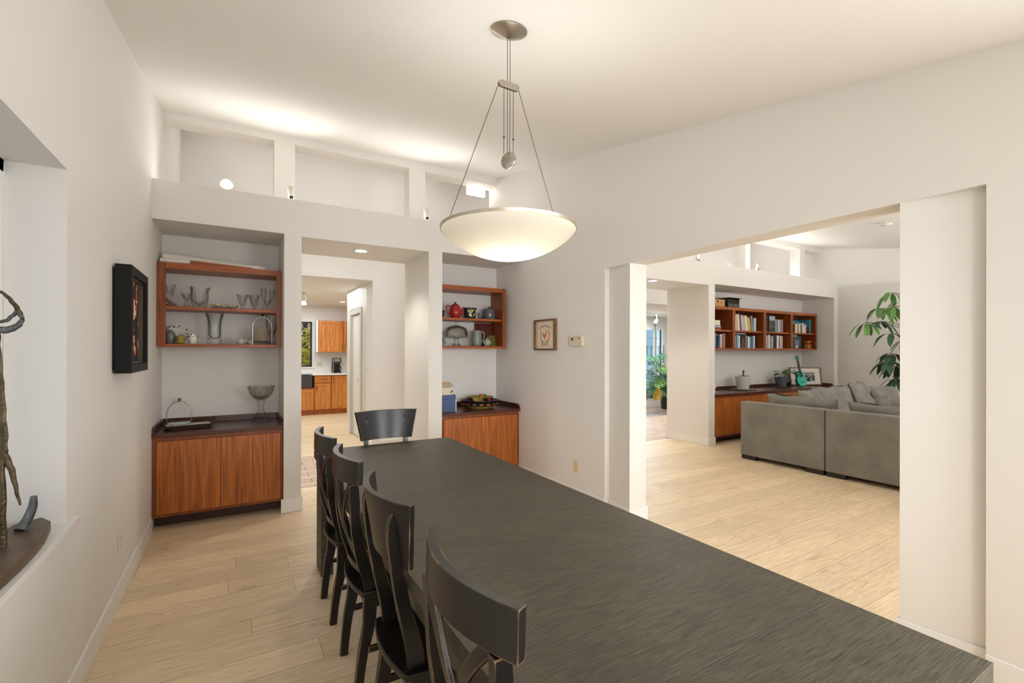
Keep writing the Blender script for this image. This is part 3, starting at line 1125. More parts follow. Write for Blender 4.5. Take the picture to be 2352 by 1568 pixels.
def little_pot(name, c, r, spout, label):
    t = thing(name, c, label, 'teapot' if 'tea' in name else 'creamer')
    m = MB()
    m.lathe([(r * .7, 0), (r, r * .5), (r * .98, r * .95), (r * .7, r * 1.4), (r * .68, r * 1.42), (0, r * 1.42)], c, 28)
    m.build('pot_body', GREYC, t)
    m = MB()
    m.lathe([(r * .66, r * 1.43), (r * .3, r * 1.68), (r * .1, r * 1.75), (r * .14, r * 1.9), (0, r * 2.02)], c, 20)
    m.build('lid', GREYC, t)
    m = MB()
    m.tube([Vector(c) + Vector((r * .8 * spout, 0, r * .5)), Vector(c) + Vector((r * 1.25 * spout, 0, r * .9)), Vector(c) + Vector((r * 1.4 * spout, 0, r * 1.35))], [r * .26, r * .18, r * .13])
    m.build('spout', GREYC, t)
    m = MB()
    m.tube(loop((c[0] - spout * r * .9, c[1], c[2] + r * .8), (-spout, 0, 0), r * .45, r * .5, -1.3, 1.3), r * .09)
    m.build('handle', GREYC, t)


little_pot('teapot', (.03, 5.12, ZB), .037, 1, 'small pale grey teapot with knob lid on the lower glass shelf')
little_pot('creamer', (.118, 5.17, ZB), .032, -1, 'small pale grey lidded creamer between teapot and plate stack')
# plate stack in a wire rack
c = (.212, 5.11, ZB)
t = thing('plate_rack', c, 'silver wire plate rack with arched handle and dark ball finial', 'plate rack')
m = MB()
arch = loop((c[0], c[1], c[2] + .16), (1, 0, 0), .083, .11, PI, 0, 20)
m.tube([(c[0] - .083, c[1], c[2])] + arch + [(c[0] + .083, c[1], c[2])], .0032, 8)
m.build('handle', CHROME, t)
m = MB()
for a in (.5, 2.2, 3.8, 5.4):
    x, y = c[0] + .05 * math.cos(a), c[1] + .05 * math.sin(a)
    m.tube([(x, y, c[2]), (x, y, c[2] + .026)], .003, 6)
m.tube([(c[0] + .05 * math.cos(a), c[1] + .05 * math.sin(a), c[2] + .026) for a in [k * PI / 8 for k in range(17)]], .003, 6, cap=False)
m.tube([(c[0] - .083, c[1], c[2] + .026), (c[0] + .083, c[1], c[2] + .026)], .003, 6)
m.build('rack_base', CHROME, t)
m = MB()
m.lathe([(0, -.013), (.009, -.009), (.013, 0), (.009, .009), (0, .013)], (c[0], c[1], c[2] + .283), 16)
m.build('finial', plain('black_gloss', S(30, 26, 24), .15), t)
for k in range(9):
    z = c[2] + .0295 + k * .0135
    m = MB()
    m.lathe([(.045, 0), (.075, .008), (.0755, .0105), (.045, .004), (0, .004)], (c[0], c[1], z), 32)
    solo(m, 'side_plate', plain('cream_ceramic', S(236, 222, 200), .25), (c[0], c[1], z),
         'cream side plate in the wire rack, one of an even stack', 'plate', 'cream side plates stacked in the wire rack')
c = (.30, 5.24, ZB)
m = MB()
m.lathe([(.035, 0), (.036, .006), (.008, .02), (.007, .07), (.036, .12), (.05, .2), (.052, .29), (.049, .29), (.047, .2), (.033, .122), (0, .09)], c, 28)
solo(m, 'glass_goblet', CUT, c, 'large cut glass goblet half hidden behind the plate rack', 'goblet')

# upper board
c = (-.53, 5.17, ZS + .001)
m = MB()
m.lathe([(.036, 0), (.036, .01), (.012, .035), (.010, .09), (.026, .12), (.034, .16), (.042, .205), (.038, .205), (.028, .15), (0, .11)], c, 72, wob=lambda a, h: .10 * math.cos(9 * a))
solo(m, 'crystal_vase', CUT, c, 'footed cut crystal vase at the left end of the upper glass shelf', 'vase')
c = (-.52, 5.07, ZS + .001)
m = MB()
m.tube([Vector(c) + Vector((-.055, 0, .10)), Vector(c) + Vector((-.02, .0, .065)), Vector(c) + Vector((.03, 0, .02)), Vector(c) + Vector((.055, 0, .008))], [.010, .009, .010, .007], 6)
m.tube([Vector(c) + Vector((-.05, 0, .008)), Vector(c) + Vector((-.02, 0, .05)), Vector(c) + Vector((.02, 0, .03)), Vector(c) + Vector((.05, 0, .01))], [.008, .014, .012, .008], 6)
m.lathe([(.02, 0), (.024, .02), (.01, .03), (0, .03)], c, 12)
solo(m, 'candle_holder', plain('smoked_glass', S(118, 92, 72), .1), c, 'small branching glass candle holder in front of the crystal vase', 'candle holder')
c = (-.405, 5.20, ZS + .001)
m = MB()
m.lathe([(.04, 0), (.018, .03), (.012, .06), (.04, .12), (.044, .135), (.040, .135), (.01, .07), (0, .06)], c, 80, wob=lambda a, h: .07 * math.cos(10 * a))
solo(m, 'glass_compote', CUT, c, 'fluted stemmed glass dish behind the handle of the big pitcher', 'dish')
c = (-.30, 5.10, ZS + .001)
t = thing('glass_pitcher', c, 'wide ribbed clear glass pitcher on the upper shelf', 'pitcher')
m = MB()
prof = [(.045, 0), (.05, .008), (.066, .06), (.07, .11), (.068, .138), (.071, .14), (.071, .146), (.068, .15), (.072, .19), (.069, .19), (.064, .14), (.066, .11), (.06, .06), (0, .012)]
m.lathe(prof, c, 128, wob=lambda a, h: (.045 * math.cos(16 * a) if .008 < h < .135 else (.28 * max(0, math.cos(a)) ** 12 * max(0, (h - .15) / .04))))
m.build('pitcher_body', CUT, t)
m = MB()
m.tube([Vector(c) + Vector(p) for p in ((-.064, 0, .165), (-.09, 0, .185), (-.118, 0, .175), (-.128, 0, .14), (-.12, 0, .10), (-.065, 0, .05))], .006, 8)
m.build('handle', CUT, t)
c = (-.105, 5.08, ZS + .001)
t = thing('divided_dish', c, 'low brown and cream dish with two hollows on the upper shelf', 'dish')
m = MB()
m.prism([(c[0] - .113, c[2] + .032), (c[0] - .095, c[2] + .004), (c[0] + .095, c[2] + .004), (c[0] + .113, c[2] + .032), (c[0] + .1, c[2] + .028), (c[0] + .085, c[2] + .009), (c[0] - .085, c[2] + .009), (c[0] - .1, c[2] + .028)], 1, c[1] - .045, c[1] + .045)
m.build('dish_body', plain('dark_stoneware', S(84, 66, 50), .4), t)
for s in (-1, 1):
    m = MB()
    m.lathe([(.012, .0095), (.038, .028), (.042, .034), (.038, .034), (0, .014)], (c[0] + s * .047, c[1] - .01, c[2] + .0005), 24)
    m.build('hollow', plain('cream_glaze', S(222, 200, 160), .3), t)


def sundae(c, label, k):
    m = MB()
    m.lathe([(.028, 0), (.028, .004), (.008, .012), (.010, .022), (.024, .05), (.034, .10), (.048, .142), (.045, .142), (.031, .10), (.02, .05), (0, .03)], c, 80, wob=lambda a, h: .09 * math.cos(10 * a) if .03 < h < .13 else 0)
    solo(m, 'sundae_glass', CUT, c, label, 'glass', 'fluted sundae glasses on the upper shelf')


sundae((.042, 5.10, ZS + .001), 'fluted footed sundae glass, the one next to the divided dish', 0)
sundae((.142, 5.11, ZS + .001), 'fluted footed sundae glass, the one next to the champagne flutes', 1)


def flute(c, h, label):
    m = MB()
    m.lathe([(.026, 0), (.024, .003), (.005, .010), (.006, .03), (.004, .035), (.006, .05), (.004, .06), (.006, .08), (.010, .10), (.022, .14), (.024, .17), (.020, h), (.018, h), (.021, .17), (.018, .14), (0, .10)], c, 20)
    solo(m, 'champagne_flute', CUT, c, label, 'flute', 'slim champagne flutes at the right end of the upper shelf')


flute((.222, 5.08, ZS + .001), .215, 'slim clear champagne flute just right of the sundae glasses')
flute((.295, 5.09, ZS + .001), .21, 'slim clear champagne flute against the right side panel')
c = (.262, 5.22, ZS + .001)
m = MB()
m.lathe([(.026, 0), (.005, .01), (.005, .05), (.028, .075), (.033, .12), (.030, .12), (.024, .078), (0, .06)], c, 20)
solo(m, 'sherry_glass', CUT, c, 'short stemmed glass standing behind the two flutes', 'glass')

# on top of the left unit
PAPER = plain('white_paper', S(228, 224, 214), .6)
for k, (x0, x1, y, z, r, lab) in enumerate([(-.57, .24, 5.12, .045, .042, 'longest thick roll of white paper on top of the left shelf unit'),
                                           (-.545, .15, 5.21, .036, .034, 'roll of white paper against the niche wall on the left shelf unit'),
                                           (-.585, .19, 5.045, .022, .020, 'thin roll of white paper at the front of the left shelf unit')]):
    m = MB()
    zz = SZ1 + r + .001
    dz = {0: .02, 1: .0, 2: .0}[k]
    rr = [r * (1.25 if k == 0 else 1), r * (.55 if k == 0 else 1)]
    m.tube([(x0, y, SZ1 + rr[0] + .001), ((x0 + x1) / 2, y, SZ1 + (rr[0] + rr[1]) / 2 + .001), (x1, y, SZ1 + rr[1] + .001)], [rr[0], (rr[0] + rr[1]) / 2, rr[1]], 24)
    solo(m, 'paper_roll', PAPER, (x0, y, SZ1), lab, 'paper roll')
m = MB()
m.prism([(-.36, SZ1 + .034), (.125, SZ1 + .012), (.125, SZ1 + .001), (-.36, SZ1 + .001)], 1, 5.005, 5.02)
solo(m, 'flat_picture_board', WALX, (-.12, 5.01, SZ1), 'flat brown wooden frame edge lying before the paper rolls', 'frame')

# right dining unit, upper board
c = (2.075, 5.16, ZS + .001)
m = MB()
m.lathe([(.03, 0), (.05, .01), (.062, .05), (.066, .088), (.062, .088), (.058, .05), (0, .012)], c, 30)
solo(m, 'brown_bowl', plain('dark_brown_glaze', S(66, 50, 42), .3), c, 'dark brown deep bowl left of the red teapot', 'bowl')
c = (2.262, 5.12, ZS + .001)
RED = plain('red_glaze', S(158, 42, 38), .15)
t = thing('red_teapot', c, 'glossy red teapot on the upper board of the right unit', 'teapot')
m = MB()
m.lathe([(.042, 0), (.05, .004), (.070, .045), (.074, .075), (.066, .115), (.052, .142), (.056, .148), (.05, .15), (0, .15)], c, 36)
m.build('pot_body', RED, t)
m = MB()
m.lathe([(.05, .1505), (.03, .168), (.014, .176), (.008, .182), (.013, .19), (.011, .196), (0, .197)], c, 28)
m.build('lid', RED, t)
m = MB()
m.tube([Vector(c) + Vector(p) for p in ((.058, 0, .04), (.086, 0, .07), (.094, 0, .11), (.116, 0, .14))], [.022, .016, .011, .008], 12)
m.build('spout', RED, t)
m = MB()
m.tube([Vector(c) + Vector(p) for p in ((-.055, 0, .13), (-.085, 0, .15), (-.108, 0, .14), (-.11, 0, .105), (-.095, 0, .07), (-.065, 0, .035))], .007, 10)
m.build('handle', RED, t)
c = (2.47, 5.15, ZS + .001)
t = thing('leaf_planter', c, 'black cachepot painted with yellow leaves beside the red teapot', 'pot')
m = MB()
m.lathe([(.06, 0), (.070, .01), (.078, .12), (.085, .132), (.081, .134), (.072, .12), (0, .02)], c, 36)
m.build('pot_body', plain('black_glaze', S(34, 38, 42), .2), t)
m = MB()
for a, z, tl in ((-2.2, .09, .6), (-1.6, .095, -.7), (-1.95, .04, .9), (-1.3, .045, -.4), (-1.0, .09, .4)):
    r = .0725 + z * .06 + .004
    p = Vector(c) + Vector((r * math.cos(a), r * math.sin(a), z))
    rot = Matrix.Rotation(a, 3, 'Z') @ Matrix.Rotation(PI / 2, 3, 'Y') @ Matrix.Rotation(tl, 3, 'Z')
    vs = [p + rot @ Vector((x, y, .0)) for x, y in ((-.028, 0), (-.01, .009), (.012, .008), (.03, 0), (.012, -.008), (-.01, -.009))]
    m.add(vs, [tuple(range(6))])
m.build('leaf_painting', plain('yellow_leaf', S(205, 190, 62), .3), t)
c = (2.585, 5.08, ZS + .001)
m = MB()
cup(m, c, .034, .075, flare=1.12, foot=.7)
m.tube(loop((c[0] + .034, c[1], c[2] + .04), (1, 0, 0), .02, .022, -1.3, 1.3), .004, 6)
solo(m, 'glass_creamer', CUT, c, 'small cut glass creamer between cachepot and grey canister', 'creamer')
c = (2.735, 5.14, ZS + .001)
t = thing('stoneware_canister', c, 'dark grey lidded stoneware canister at the right of the upper board', 'canister')
m = MB()
m.lathe([(.072, 0), (.078, .008), (.079, .11), (.07, .126), (0, .126)], c, 36)
m.build('canister_body', plain('slate_glaze', S(92, 88, 92), .18), t)
m = MB()
m.lathe([(.076, .1265), (.072, .134), (.02, .142), (.018, .150), (.024, .158), (.020, .164), (0, .164)], c, 30)
m.build('lid', MATS['slate_glaze'], t)
m = MB()
m.tube([Vector(c) + Vector(p) for p in ((-.075, 0, .10), (-.098, 0, .115), (-.105, 0, .09), (-.078, 0, .05))], .006, 8)
m.build('handle', MATS['slate_glaze'], t)
# lower board
for k, z in enumerate((.0, .085)):
    c = (2.085, 5.13, ZB + z)
    m = MB()
    cup(m, c, .04, .083, flare=1.05, foot=.75)
    m.tube(loop((c[0] + .04, c[1], c[2] + .042), (1, 0, 0), .022, .024, -1.3, 1.3), .004, 6)
    mt = plain('black_white_glaze', S(120, 118, 112), .25, var=.9, vscale=40)
    solo(m, 'patterned_cup', mt, c, ['black and white patterned cup at the bottom of the stack of two', 'black and white patterned cup stacked on top of another'][k], 'cup')
c = (2.305, 5.18, ZB)
m = MB()
m.lathe([(.062, 0), (.055, .008), (.03, .03), (.022, .06), (.028, .09), (.05, .098), (.145, .102), (.148, .112), (.14, .114), (.06, .104), (0, .104)], c, 40)
solo(m, 'cake_stand', glass_mat('stand_glass', (.95, .95, .93), gl=.7, edge=.85), c, 'clear glass footed cake stand under the dome', 'cake stand')
c2 = (2.305, 5.18, ZB + .1145)
t = thing('cake_dome', c2, 'glass cake dome with knob, sitting on the footed stand', 'cake dome')
m = MB()
m.lathe([(.138, 0), (.138, .012), (.136, .055), (.126, .095), (.10, .118), (.05, .13), (.035, .138), (.03, .138), (.045, .126), (.095, .113), (.12, .09), (.132, .052), (.134, .012)], c2, 40)
m.build('dome_body', MATS['stand_glass'], t)
m = MB()
m.lathe([(.012, .1385), (.010, .15), (.018, .158), (.021, .168), (.016, .178), (0, .181)], c2, 20)
m.build('knob', CUT, t)
c = (2.53, 5.08, ZB)
SAGE = plain('sage_stoneware', S(116, 126, 112), .3)
t = thing('sage_pitcher', c, 'grey green stoneware pitcher right of the cake stand', 'pitcher')
m = MB()
m.lathe([(.048, 0), (.056, .01), (.062, .07), (.060, .13), (.054, .19), (.05, .19), (.056, .13), (.057, .07), (0, .012)], c, 32, wob=lambda a, h: .25 * max(0, math.cos(a - PI)) ** 14 * max(0, (h - .15) / .04))
m.build('pitcher_body', SAGE, t)
m = MB()
m.tube([Vector(c) + Vector(p) for p in ((.052, 0, .165), (.08, 0, .178), (.10, 0, .16), (.103, 0, .12), (.085, 0, .07), (.058, 0, .04))], .006, 8)
m.build('handle', plain('pale_sage', S(160, 160, 146), .3), t)
m = MB()
rot = Matrix.Rotation(-.16, 3, 'X')
m.box(2.62, 5.265, ZB + .001, 2.865, 5.28, ZB + .302, rot, (2.7, 5.265, ZB + .001))
solo(m, 'cutting_board', wood('mahogany_board', S(110, 48, 36), S(70, 28, 22), 2, .4), (2.74, 5.27, ZB), 'dark red wooden board leaning at the right of the lower board', 'board', bevel=.004)
m = MB()
rot = Matrix.Rotation(-.2, 3, 'X')
m.box(2.74, 5.195, ZB + .001, 2.865, 5.205, ZB + .142, rot, (2.8, 5.195, ZB + .001))
solo(m, 'olive_tile', plain('olive_tile', S(112, 104, 52), .35, var=.5, vscale=30), (2.8, 5.2, ZB), 'olive square tile leaning in front of the dark red board', 'tile', bevel=.002)
c = (2.683, 5.10, ZB)
t = thing('ginger_jar', c, 'small pale green ginger jar with knob lid', 'jar')
m = MB()
m.lathe([(.03, 0), (.036, .005), (.055, .04), (.052, .065), (.03, .084), (0, .084)], c, 30)
m.build('jar_body', plain('celadon', S(158, 166, 148), .25), t)
m = MB()
m.lathe([(.03, .0845), (.022, .094), (.006, .098), (.008, .106), (0, .11)], c, 20)
m.build('lid', MATS['celadon'], t)

# right dining counter: boxes and painted bowls
CT = .8055
t = thing('blue_box', (2.06, 4.90, CT), 'blue cardboard box with lid on the right dining counter', 'box')
m = MB()
m.box(1.985, 4.85, CT, 2.15, 4.97, CT + .145)
m.build('box_body', plain('blue_card', S(66, 88, 128), .55), t, bevel=.002)
m = MB()
m.box(1.983, 4.848, CT + .1455, 2.152, 4.972, CT + .192)
m.build('lid', MATS['blue_card'], t, bevel=.002)
m = MB()
m.box(2.156, 4.875, CT, 2.172, 4.97, CT + .135)
solo(m, 'white_notepad', PAPER, (2.16, 4.9, CT), 'white notepad standing against the blue box', 'notepad')
t = thing('recipe_box', (2.06, 4.91, CT + .1925), 'cream box with plaid band and tan lid, standing on the blue box', 'box')
m = MB()
m.box(1.99, 4.865, CT + .1925, 2.125, 4.96, CT + .275)
m.build('box_body', plain('cream_card', S(214, 202, 176), .5), t, bevel=.002)
m = MB()
m.box(1.988, 4.863, CT + .2755, 2.127, 4.962, CT + .305)
m.build('plaid_band', plain('plaid_card', S(158, 160, 150), .5, var=.5, vscale=120), t)
m = MB()
m.box(1.99, 4.868, CT + .3055, 2.11, 4.957, CT + .328)
m.build('lid', plain('tan_card', S(198, 152, 94), .5), t, bevel=.004)
m = MB()
m.tube([(2.098, 4.8625, CT + .215), (2.112, 4.8625, CT + .245)], .007, 8, flat=.5)
m.tube([(2.09, 4.8625, CT + .215), (2.12, 4.8625, CT + .235)], .003, 6)
m.build('emblem', plain('ink', S(60, 58, 62), .5), t)

c = (2.555, 5.03, CT)
t = thing('serving_bowl', c, 'wide black painted bowl with a band of coloured fruit on the right counter', 'bowl')
m = MB()
m.lathe([(.13, 0), (.14, .004), (.17, .025), (.19, .036), (.188, .038), (0, .02)], c, 48)
m.build('bowl_foot', plain('tan_glaze', S(196, 158, 96), .25), t)
m = MB()
m.lathe([(.186, .036), (.192, .038), (.218, .062), (.232, .092), (.240, .102), (.234, .104), (.222, .09), (.2, .06), (.15, .04), (0, .035)], c, 48)
m.build('bowl_body', plain('navy_black_glaze', S(32, 30, 34), .18), t)
frc = [S(206, 120, 44), S(190, 78, 40), S(128, 140, 62), S(206, 130, 52)]
for k in range(16):
    a = 2 * PI * k / 16
    m = MB()
    p = Vector(c) + Vector((.2145 * math.cos(a), .2145 * math.sin(a), .061))
    rot = Matrix.Rotation(a, 3, 'Z') @ Matrix.Rotation(PI / 2 - .85, 3, 'Y')
    m.lathe([(0, .004), (.012, .003), (.016, 0)], p, 12, rot @ Matrix.Diagonal((.75, 1.9, 1)))
    m.build('painted_fruit', plain('fruit_%d' % (k % 4), frc[k % 4], .3), t)
c = (2.555, 5.03, CT + .041)
t = thing('painted_bowl', c, 'smaller bowl with green, black and red panels nested in the wide bowl', 'bowl')
m = MB()
cols = [S(142, 132, 62), S(34, 36, 38), S(176, 62, 40), S(60, 34, 52), S(206, 172, 84)]
mm = [plain('panel_%d' % k, cc, .25) for k, cc in enumerate(cols)]
prof = [(.09, .0), (.11, .012), (.145, .06), (.155, .092), (.160, .098), (.155, .100), (.149, .09), (.138, .06), (.1, .014), (0, .008)]
seg = 45
vs = [(c[0] + r * math.cos(2 * PI * k / seg), c[1] + r * math.sin(2 * PI * k / seg), c[2] + h) for r, h in prof for k in range(seg)]
for i in range(len(prof) - 1):
    for k in range(seg):
        m.cur = ((k + i // 2) // 3) % 5 if i < 3 else 0
        a, b = i * seg + k, i * seg + (k + 1) % seg
        m.f.append([a, b, b + seg, a + seg]); m.fm.append(m.cur); m.sm.append(True)
m.v = vs
m.build('bowl_body', mm, t)
m = MB()
m.lathe([(0, -.014), (.012, -.012), (.018, 0), (.014, .014), (.005, .026), (0, .036)], (2.555, 4.985, c[2] + .098), 16)
m.lathe([(0, -.014), (.010, -.01), (.014, 0), (.008, .018), (0, .03)], (2.53, 4.975, c[2] + .09), 14)
o = solo(m, 'dried_seed_pod', plain('pod_orange', S(186, 104, 44), .35), (2.55, 4.98, c[2] + .09), 'orange brown dried pods sticking up out of the painted bowl', 'seed pod')
m = MB()
m.lathe([(.028, .014), (.036, .05), (.042, .10), (.045, .118), (.042, .12), (.033, .1), (0, .03)], (2.60, 5.05, c[2]), 24)
solo(m, 'olive_cup', plain('olive_glaze', S(112, 110, 58), .2), (2.60, 5.05, c[2] + .014), 'olive green cup standing inside the painted bowl', 'cup')

# left dining counter: compote, tray, ring stand
c = (.205, 5.13, CT)
t = thing('crystal_compote', c, 'tall cut crystal compote on the left dining counter', 'compote')
m = MB()
m.lathe([(.082, 0), (.078, .012), (.05, .045), (.028, .09), (.021, .13), (.022, .16), (.03, .175), (.028, .19), (.036, .198), (.036, .21), (0, .21)], c, 96, wob=lambda a, h: .08 * math.cos(8 * a))
m.build('pedestal', CUT, t)
m = MB()
m.lathe([(.03, .2105), (.055, .22), (.088, .252), (.106, .295), (.116, .345), (.112, .345), (.101, .295), (.083, .257), (.05, .228), (0, .218)], c, 120, wob=lambda a, h: .05 * abs(math.sin(6 * a)) * (h > .33) + .03 * math.cos(24 * a))
m.build('bowl', glass_mat('engraved_crystal', (.975, .965, .94), .3, 42, .6, engrave=.92, edge=.7), t)
# tray
c = Vector((-.37, 5.03, CT))
t = thing('serving_tray', c, 'dark wicker serving tray with white bottom and arched handles', 'tray')
ang = .18
rz = Matrix.Rotation(ang, 3, 'Z')
def TR(x, y, z):
    return c + rz @ Vector((x, y, 0)) + Vector((0, 0, z))
m = MB()
L2, W2 = .185, .115
vs = []
for sx, z in ((.86, .012), (1.0, .036), (.97, .037), (.84, .018)):
    for a, b in ((-1, -1), (1, -1), (1, 1), (-1, 1)):
        vs.append(TR(a * (L2 * sx), b * (W2 * (sx if sx > .9 else sx - .04)), z))
fs = []
for i in range(3):
    for k in range(4):
        a, b = i * 4 + k, i * 4 + (k + 1) % 4
        fs.append((a, b, b + 4, a + 4))
fs.append((3, 2, 1, 0))
m.add(vs, fs)
m.box(c.x - .14, c.y - .07, c.z, c.x + .14, c.y + .07, c.z + .012, rz)
m.build('tray_rim', plain('dark_wicker', S(78, 58, 40), .6, bump=.9, bscale=140), t)
m = MB()
m.add([TR(a * L2 * .88, b * W2 * .86, .027) for a, b in ((-1, -1), (1, -1), (1, 1), (-1, 1))] + [TR(a * L2 * .88, b * W2 * .86, .022) for a, b in ((-1, -1), (1, -1), (1, 1), (-1, 1))],
      [(0, 1, 2, 3), (7, 6, 5, 4), (0, 4, 5, 1), (1, 5, 6, 2), (2, 6, 7, 3), (3, 7, 4, 0)])
m.build('tray_bottom', CERW, t)
for s in (-1, 1):
    m = MB()
    pts = [TR(s * (L2 - .012), -.06, .034), TR(s * (L2 + .010), -.052, .066), TR(s * (L2 + .016), 0, .084), TR(s * (L2 + .010), .052, .066), TR(s * (L2 - .012), .06, .034)]
    m.tube(pts, .0055, 8)
    m.build('handle', plain('dark_bronze', S(70, 54, 40), .35, .6), t)
m = MB()
m.add([TR(x, y, z) for z in (.040, .047) for x, y in ((-.16, .0), (.0, -.005), (.02, .085), (-.13, .09))], [(3, 2, 1, 0), (4, 5, 6, 7), (0, 1, 5, 4), (1, 2, 6, 5), (2, 3, 7, 6), (3, 0, 4, 7)])
m.add([TR(x, y, z) for z in (.0275, .0395) for x, y in ((-.12, .02), (-.02, .02), (-.02, .07), (-.12, .07))], [(3, 2, 1, 0), (4, 5, 6, 7), (0, 1, 5, 4), (1, 2, 6, 5), (2, 3, 7, 6), (3, 0, 4, 7)])
solo(m, 'folded_napkins', plain('blue_grey_cloth', S(186, 190, 196), .8, bump=.3), tuple(TR(-.08, .03, .025)), 'folded pale blue grey napkins lying in the wicker tray', 'napkins')
c = Vector((-.46, 5.235, CT))
t = thing('ring_stand', c, 'silver wire stand with arched handle and ball finial behind the tray', 'stand')
m = MB()
m.tube([c + Vector((-.095, 0, 0))] + loop(c + Vector((0, 0, .10)), (1, 0, 0), .095, .12, PI, 0, 22) + [c + Vector((.095, 0, 0))], .004, 8)
m.build('handle', STEEL, t)
m = MB()
m.lathe([(0, -.016), (.011, -.011), (.016, 0), (.011, .011), (0, .016)], c + Vector((0, 0, .238)), 18)
m.build('finial', STEEL, t)
m = MB()
m.tube([c + Vector((-.095, 0, .003)), c + Vector((.095, 0, .003))], .003, 6)
m.tube([c + Vector((.09 * math.cos(k * PI / 10), .065 * math.sin(k * PI / 10), .03)) for k in range(21)], .003, 6, cap=False)
m.build('stand_base', STEEL, t)

# ------------------------------------------------------------------ dining table
TX0, TX1 = .484, 1.528
TZ = .775
t = thing('dining_table', (1.017, 2.07, 0), 'long dark brushed wood dining table with visible board seams', 'table')
ys = [.362, .69, 1.16, 1.704, 2.247, 2.795, 3.316, 3.61]
for a, b in zip(ys[:-1], ys[1:]):
    m = MB()
    m.box(TX0, a + .0008, .722, TX1, b - .0008, TZ)
    m.build('tabletop_board', TABLE, t, bevel=.0008)
m = MB()
m.box(TX0 + .03, .70, .63, TX0 + .055, 3.262, .7215)
m.box(TX1 - .055, .70, .63, TX1 - .03, 3.262, .7215)
m.box(TX0 + .08, .60, .63, TX1 - .08, .625, .7215)
m.box(TX0 + .08, 3.36, .63, TX1 - .08, 3.385, .7215)
m.build('apron', TABLE, t)
for x in (TX0, TX1 - .078):
    for y in (.49, 3.266):
        m = MB()
        m.box(x, y, 0, x + .078, y + .205, .7215)
        m.build('leg', TABLE, t, bevel=.003)

# ------------------------------------------------------------------ chairs (front faces local +X)
def arc(xe, xm, hw, z, n=14, frac=1.0):
    pts = []
    for k in range(n + 1):
        u = (-1 + 2 * k / n) * frac
        pts.append((xm + (xe - xm) * u * u, hw * u, z))
    return pts


def curved_board(mb, lo, hi, th):
    """lo, hi: point rows (x, y, z) of the outer face; th: thickness towards +X."""
    n = len(lo)
    vs = []
    for row in (lo, hi):
        for p in row:
            vs.append(p)
    for row in (lo, hi):
        for i, p in enumerate(row):
            a, b = Vector(row[max(i - 1, 0)]), Vector(row[min(i + 1, n - 1)])
            tg = (b - a).normalized()
            nn = Vector((tg.y, -tg.x, 0)).normalized()
            vs.append(Vector(p) + nn * th)
    fs = []
    for i in range(n - 1):
        fs += [(i, n + i, n + i + 1, i + 1), (2 * n + i, 2 * n + i + 1, 3 * n + i + 1, 3 * n + i),
               (n + i, 3 * n + i, 3 * n + i + 1, n + i + 1), (i, i + 1, 2 * n + i + 1, 2 * n + i)]
    fs += [(0, 2 * n, 3 * n, n), (n - 1, 2 * n - 1, 4 * n - 1, 3 * n - 1)]
    mb.add(vs, fs, False)


X0 = .655


def seat_and_legs(t):
    m = MB()
    poly = [(-.185, -.19)] + [(-.215 + .03 * (k / 8 * 2 - 1) ** 2, -.19 + .38 * k / 8) for k in range(1, 8)] + [(-.185, .19), (.18, .225), (.215, .19), (.215, -.19), (.18, -.225)]
    m.prism(poly, 2, .432, .456)
    m.build('seat', BLACK, t, bevel=.006)
    m = MB()
    m.prism([(-.165, -.175), (.19, -.19), (.19, -.168), (-.165, -.155)], 2, .375, .4315)
    m.prism([(-.165, .155), (.19, .168), (.19, .19), (-.165, .175)], 2, .375, .4315)
    m.box(.17, -.168, .375, .19, .168, .4315)
    m.box(-.165, -.155, .375, -.145, .155, .4315)
    m.build('seat_apron', BLACK, t)
    for s in (-1, 1):
        m = MB()
        m.sweep(spline([(.20, s * .19, .43), (.195, s * .19, .25), (.215, s * .192, 0)]), [.038] * 13, [.034] * 13, up=(1, 0, 0))
        m.build('front_leg', BLACK, t, bevel=.002)
    m = MB()
    for s in (-1, 1):
        m.box(-.16, s * .185 - .008, .19, .195, s * .185 + .008, .215)
    m.box(.0, -.178, .192, .018, .178, .213)
    m.build('stretcher', BLACK, t)


def cross_back_chair():
    t = thing('dining_chair', (0, 0, 0), 'x', 'chair')
    seat_and_legs(t)
    back = [(.44, 0), (.457, .18), (.475, .29), (.477, .40), (.478, .48), (.445, .6), (.424, .72), (.417, .84), (.412, .9275)]
    for s in (-1, 1):
        m = MB()
        pts = spline([(x - X0, s * (.155 + .028 * z), z) for x, z in back], 4)
        ws = [.036 + .022 * math.exp(-((p.z - .42) / .22) ** 2) + .004 * (p.z > .6) for p in pts]
        pts = [p + Vector((w_ / 2, 0, 0)) for p, w_ in zip(pts, ws)]
        m.sweep(pts, ws, .028, up=(1, 0, 0))
        m.build('rear_leg', BLACK, t, bevel=.002)
    m = MB()
    curved_board(m, arc(-.215, -.272, .232, .928, 20), arc(-.213, -.270, .232, 1.03, 20), .026)
    m.build('top_rail', BLACK, t, bevel=.002)
    m = MB()
    curved_board(m, arc(-.172, -.20, .165, .515), arc(-.178, -.206, .165, .55), .018)
    m.build('lower_rail', BLACK, t, bevel=.0015)
    for s in (-1, 1):
        m = MB()
        pts = []
        for k in range(15):
            u = k / 14
            y = s * (-.15 + .30 * u) * (1 - .18 * math.sin(PI * u)) 
            z = .55 + .375 * u
            x = -.192 - .058 * u + .03 * (abs(2 * u - 1)) ** 2 - .012 - s * .005
            pts.append((x, y, z))
        m.sweep(pts, .034, .011, up=(0, 1, .2))
        m.build('cross_slat', BLACK, t, bevel=.001)
    return t


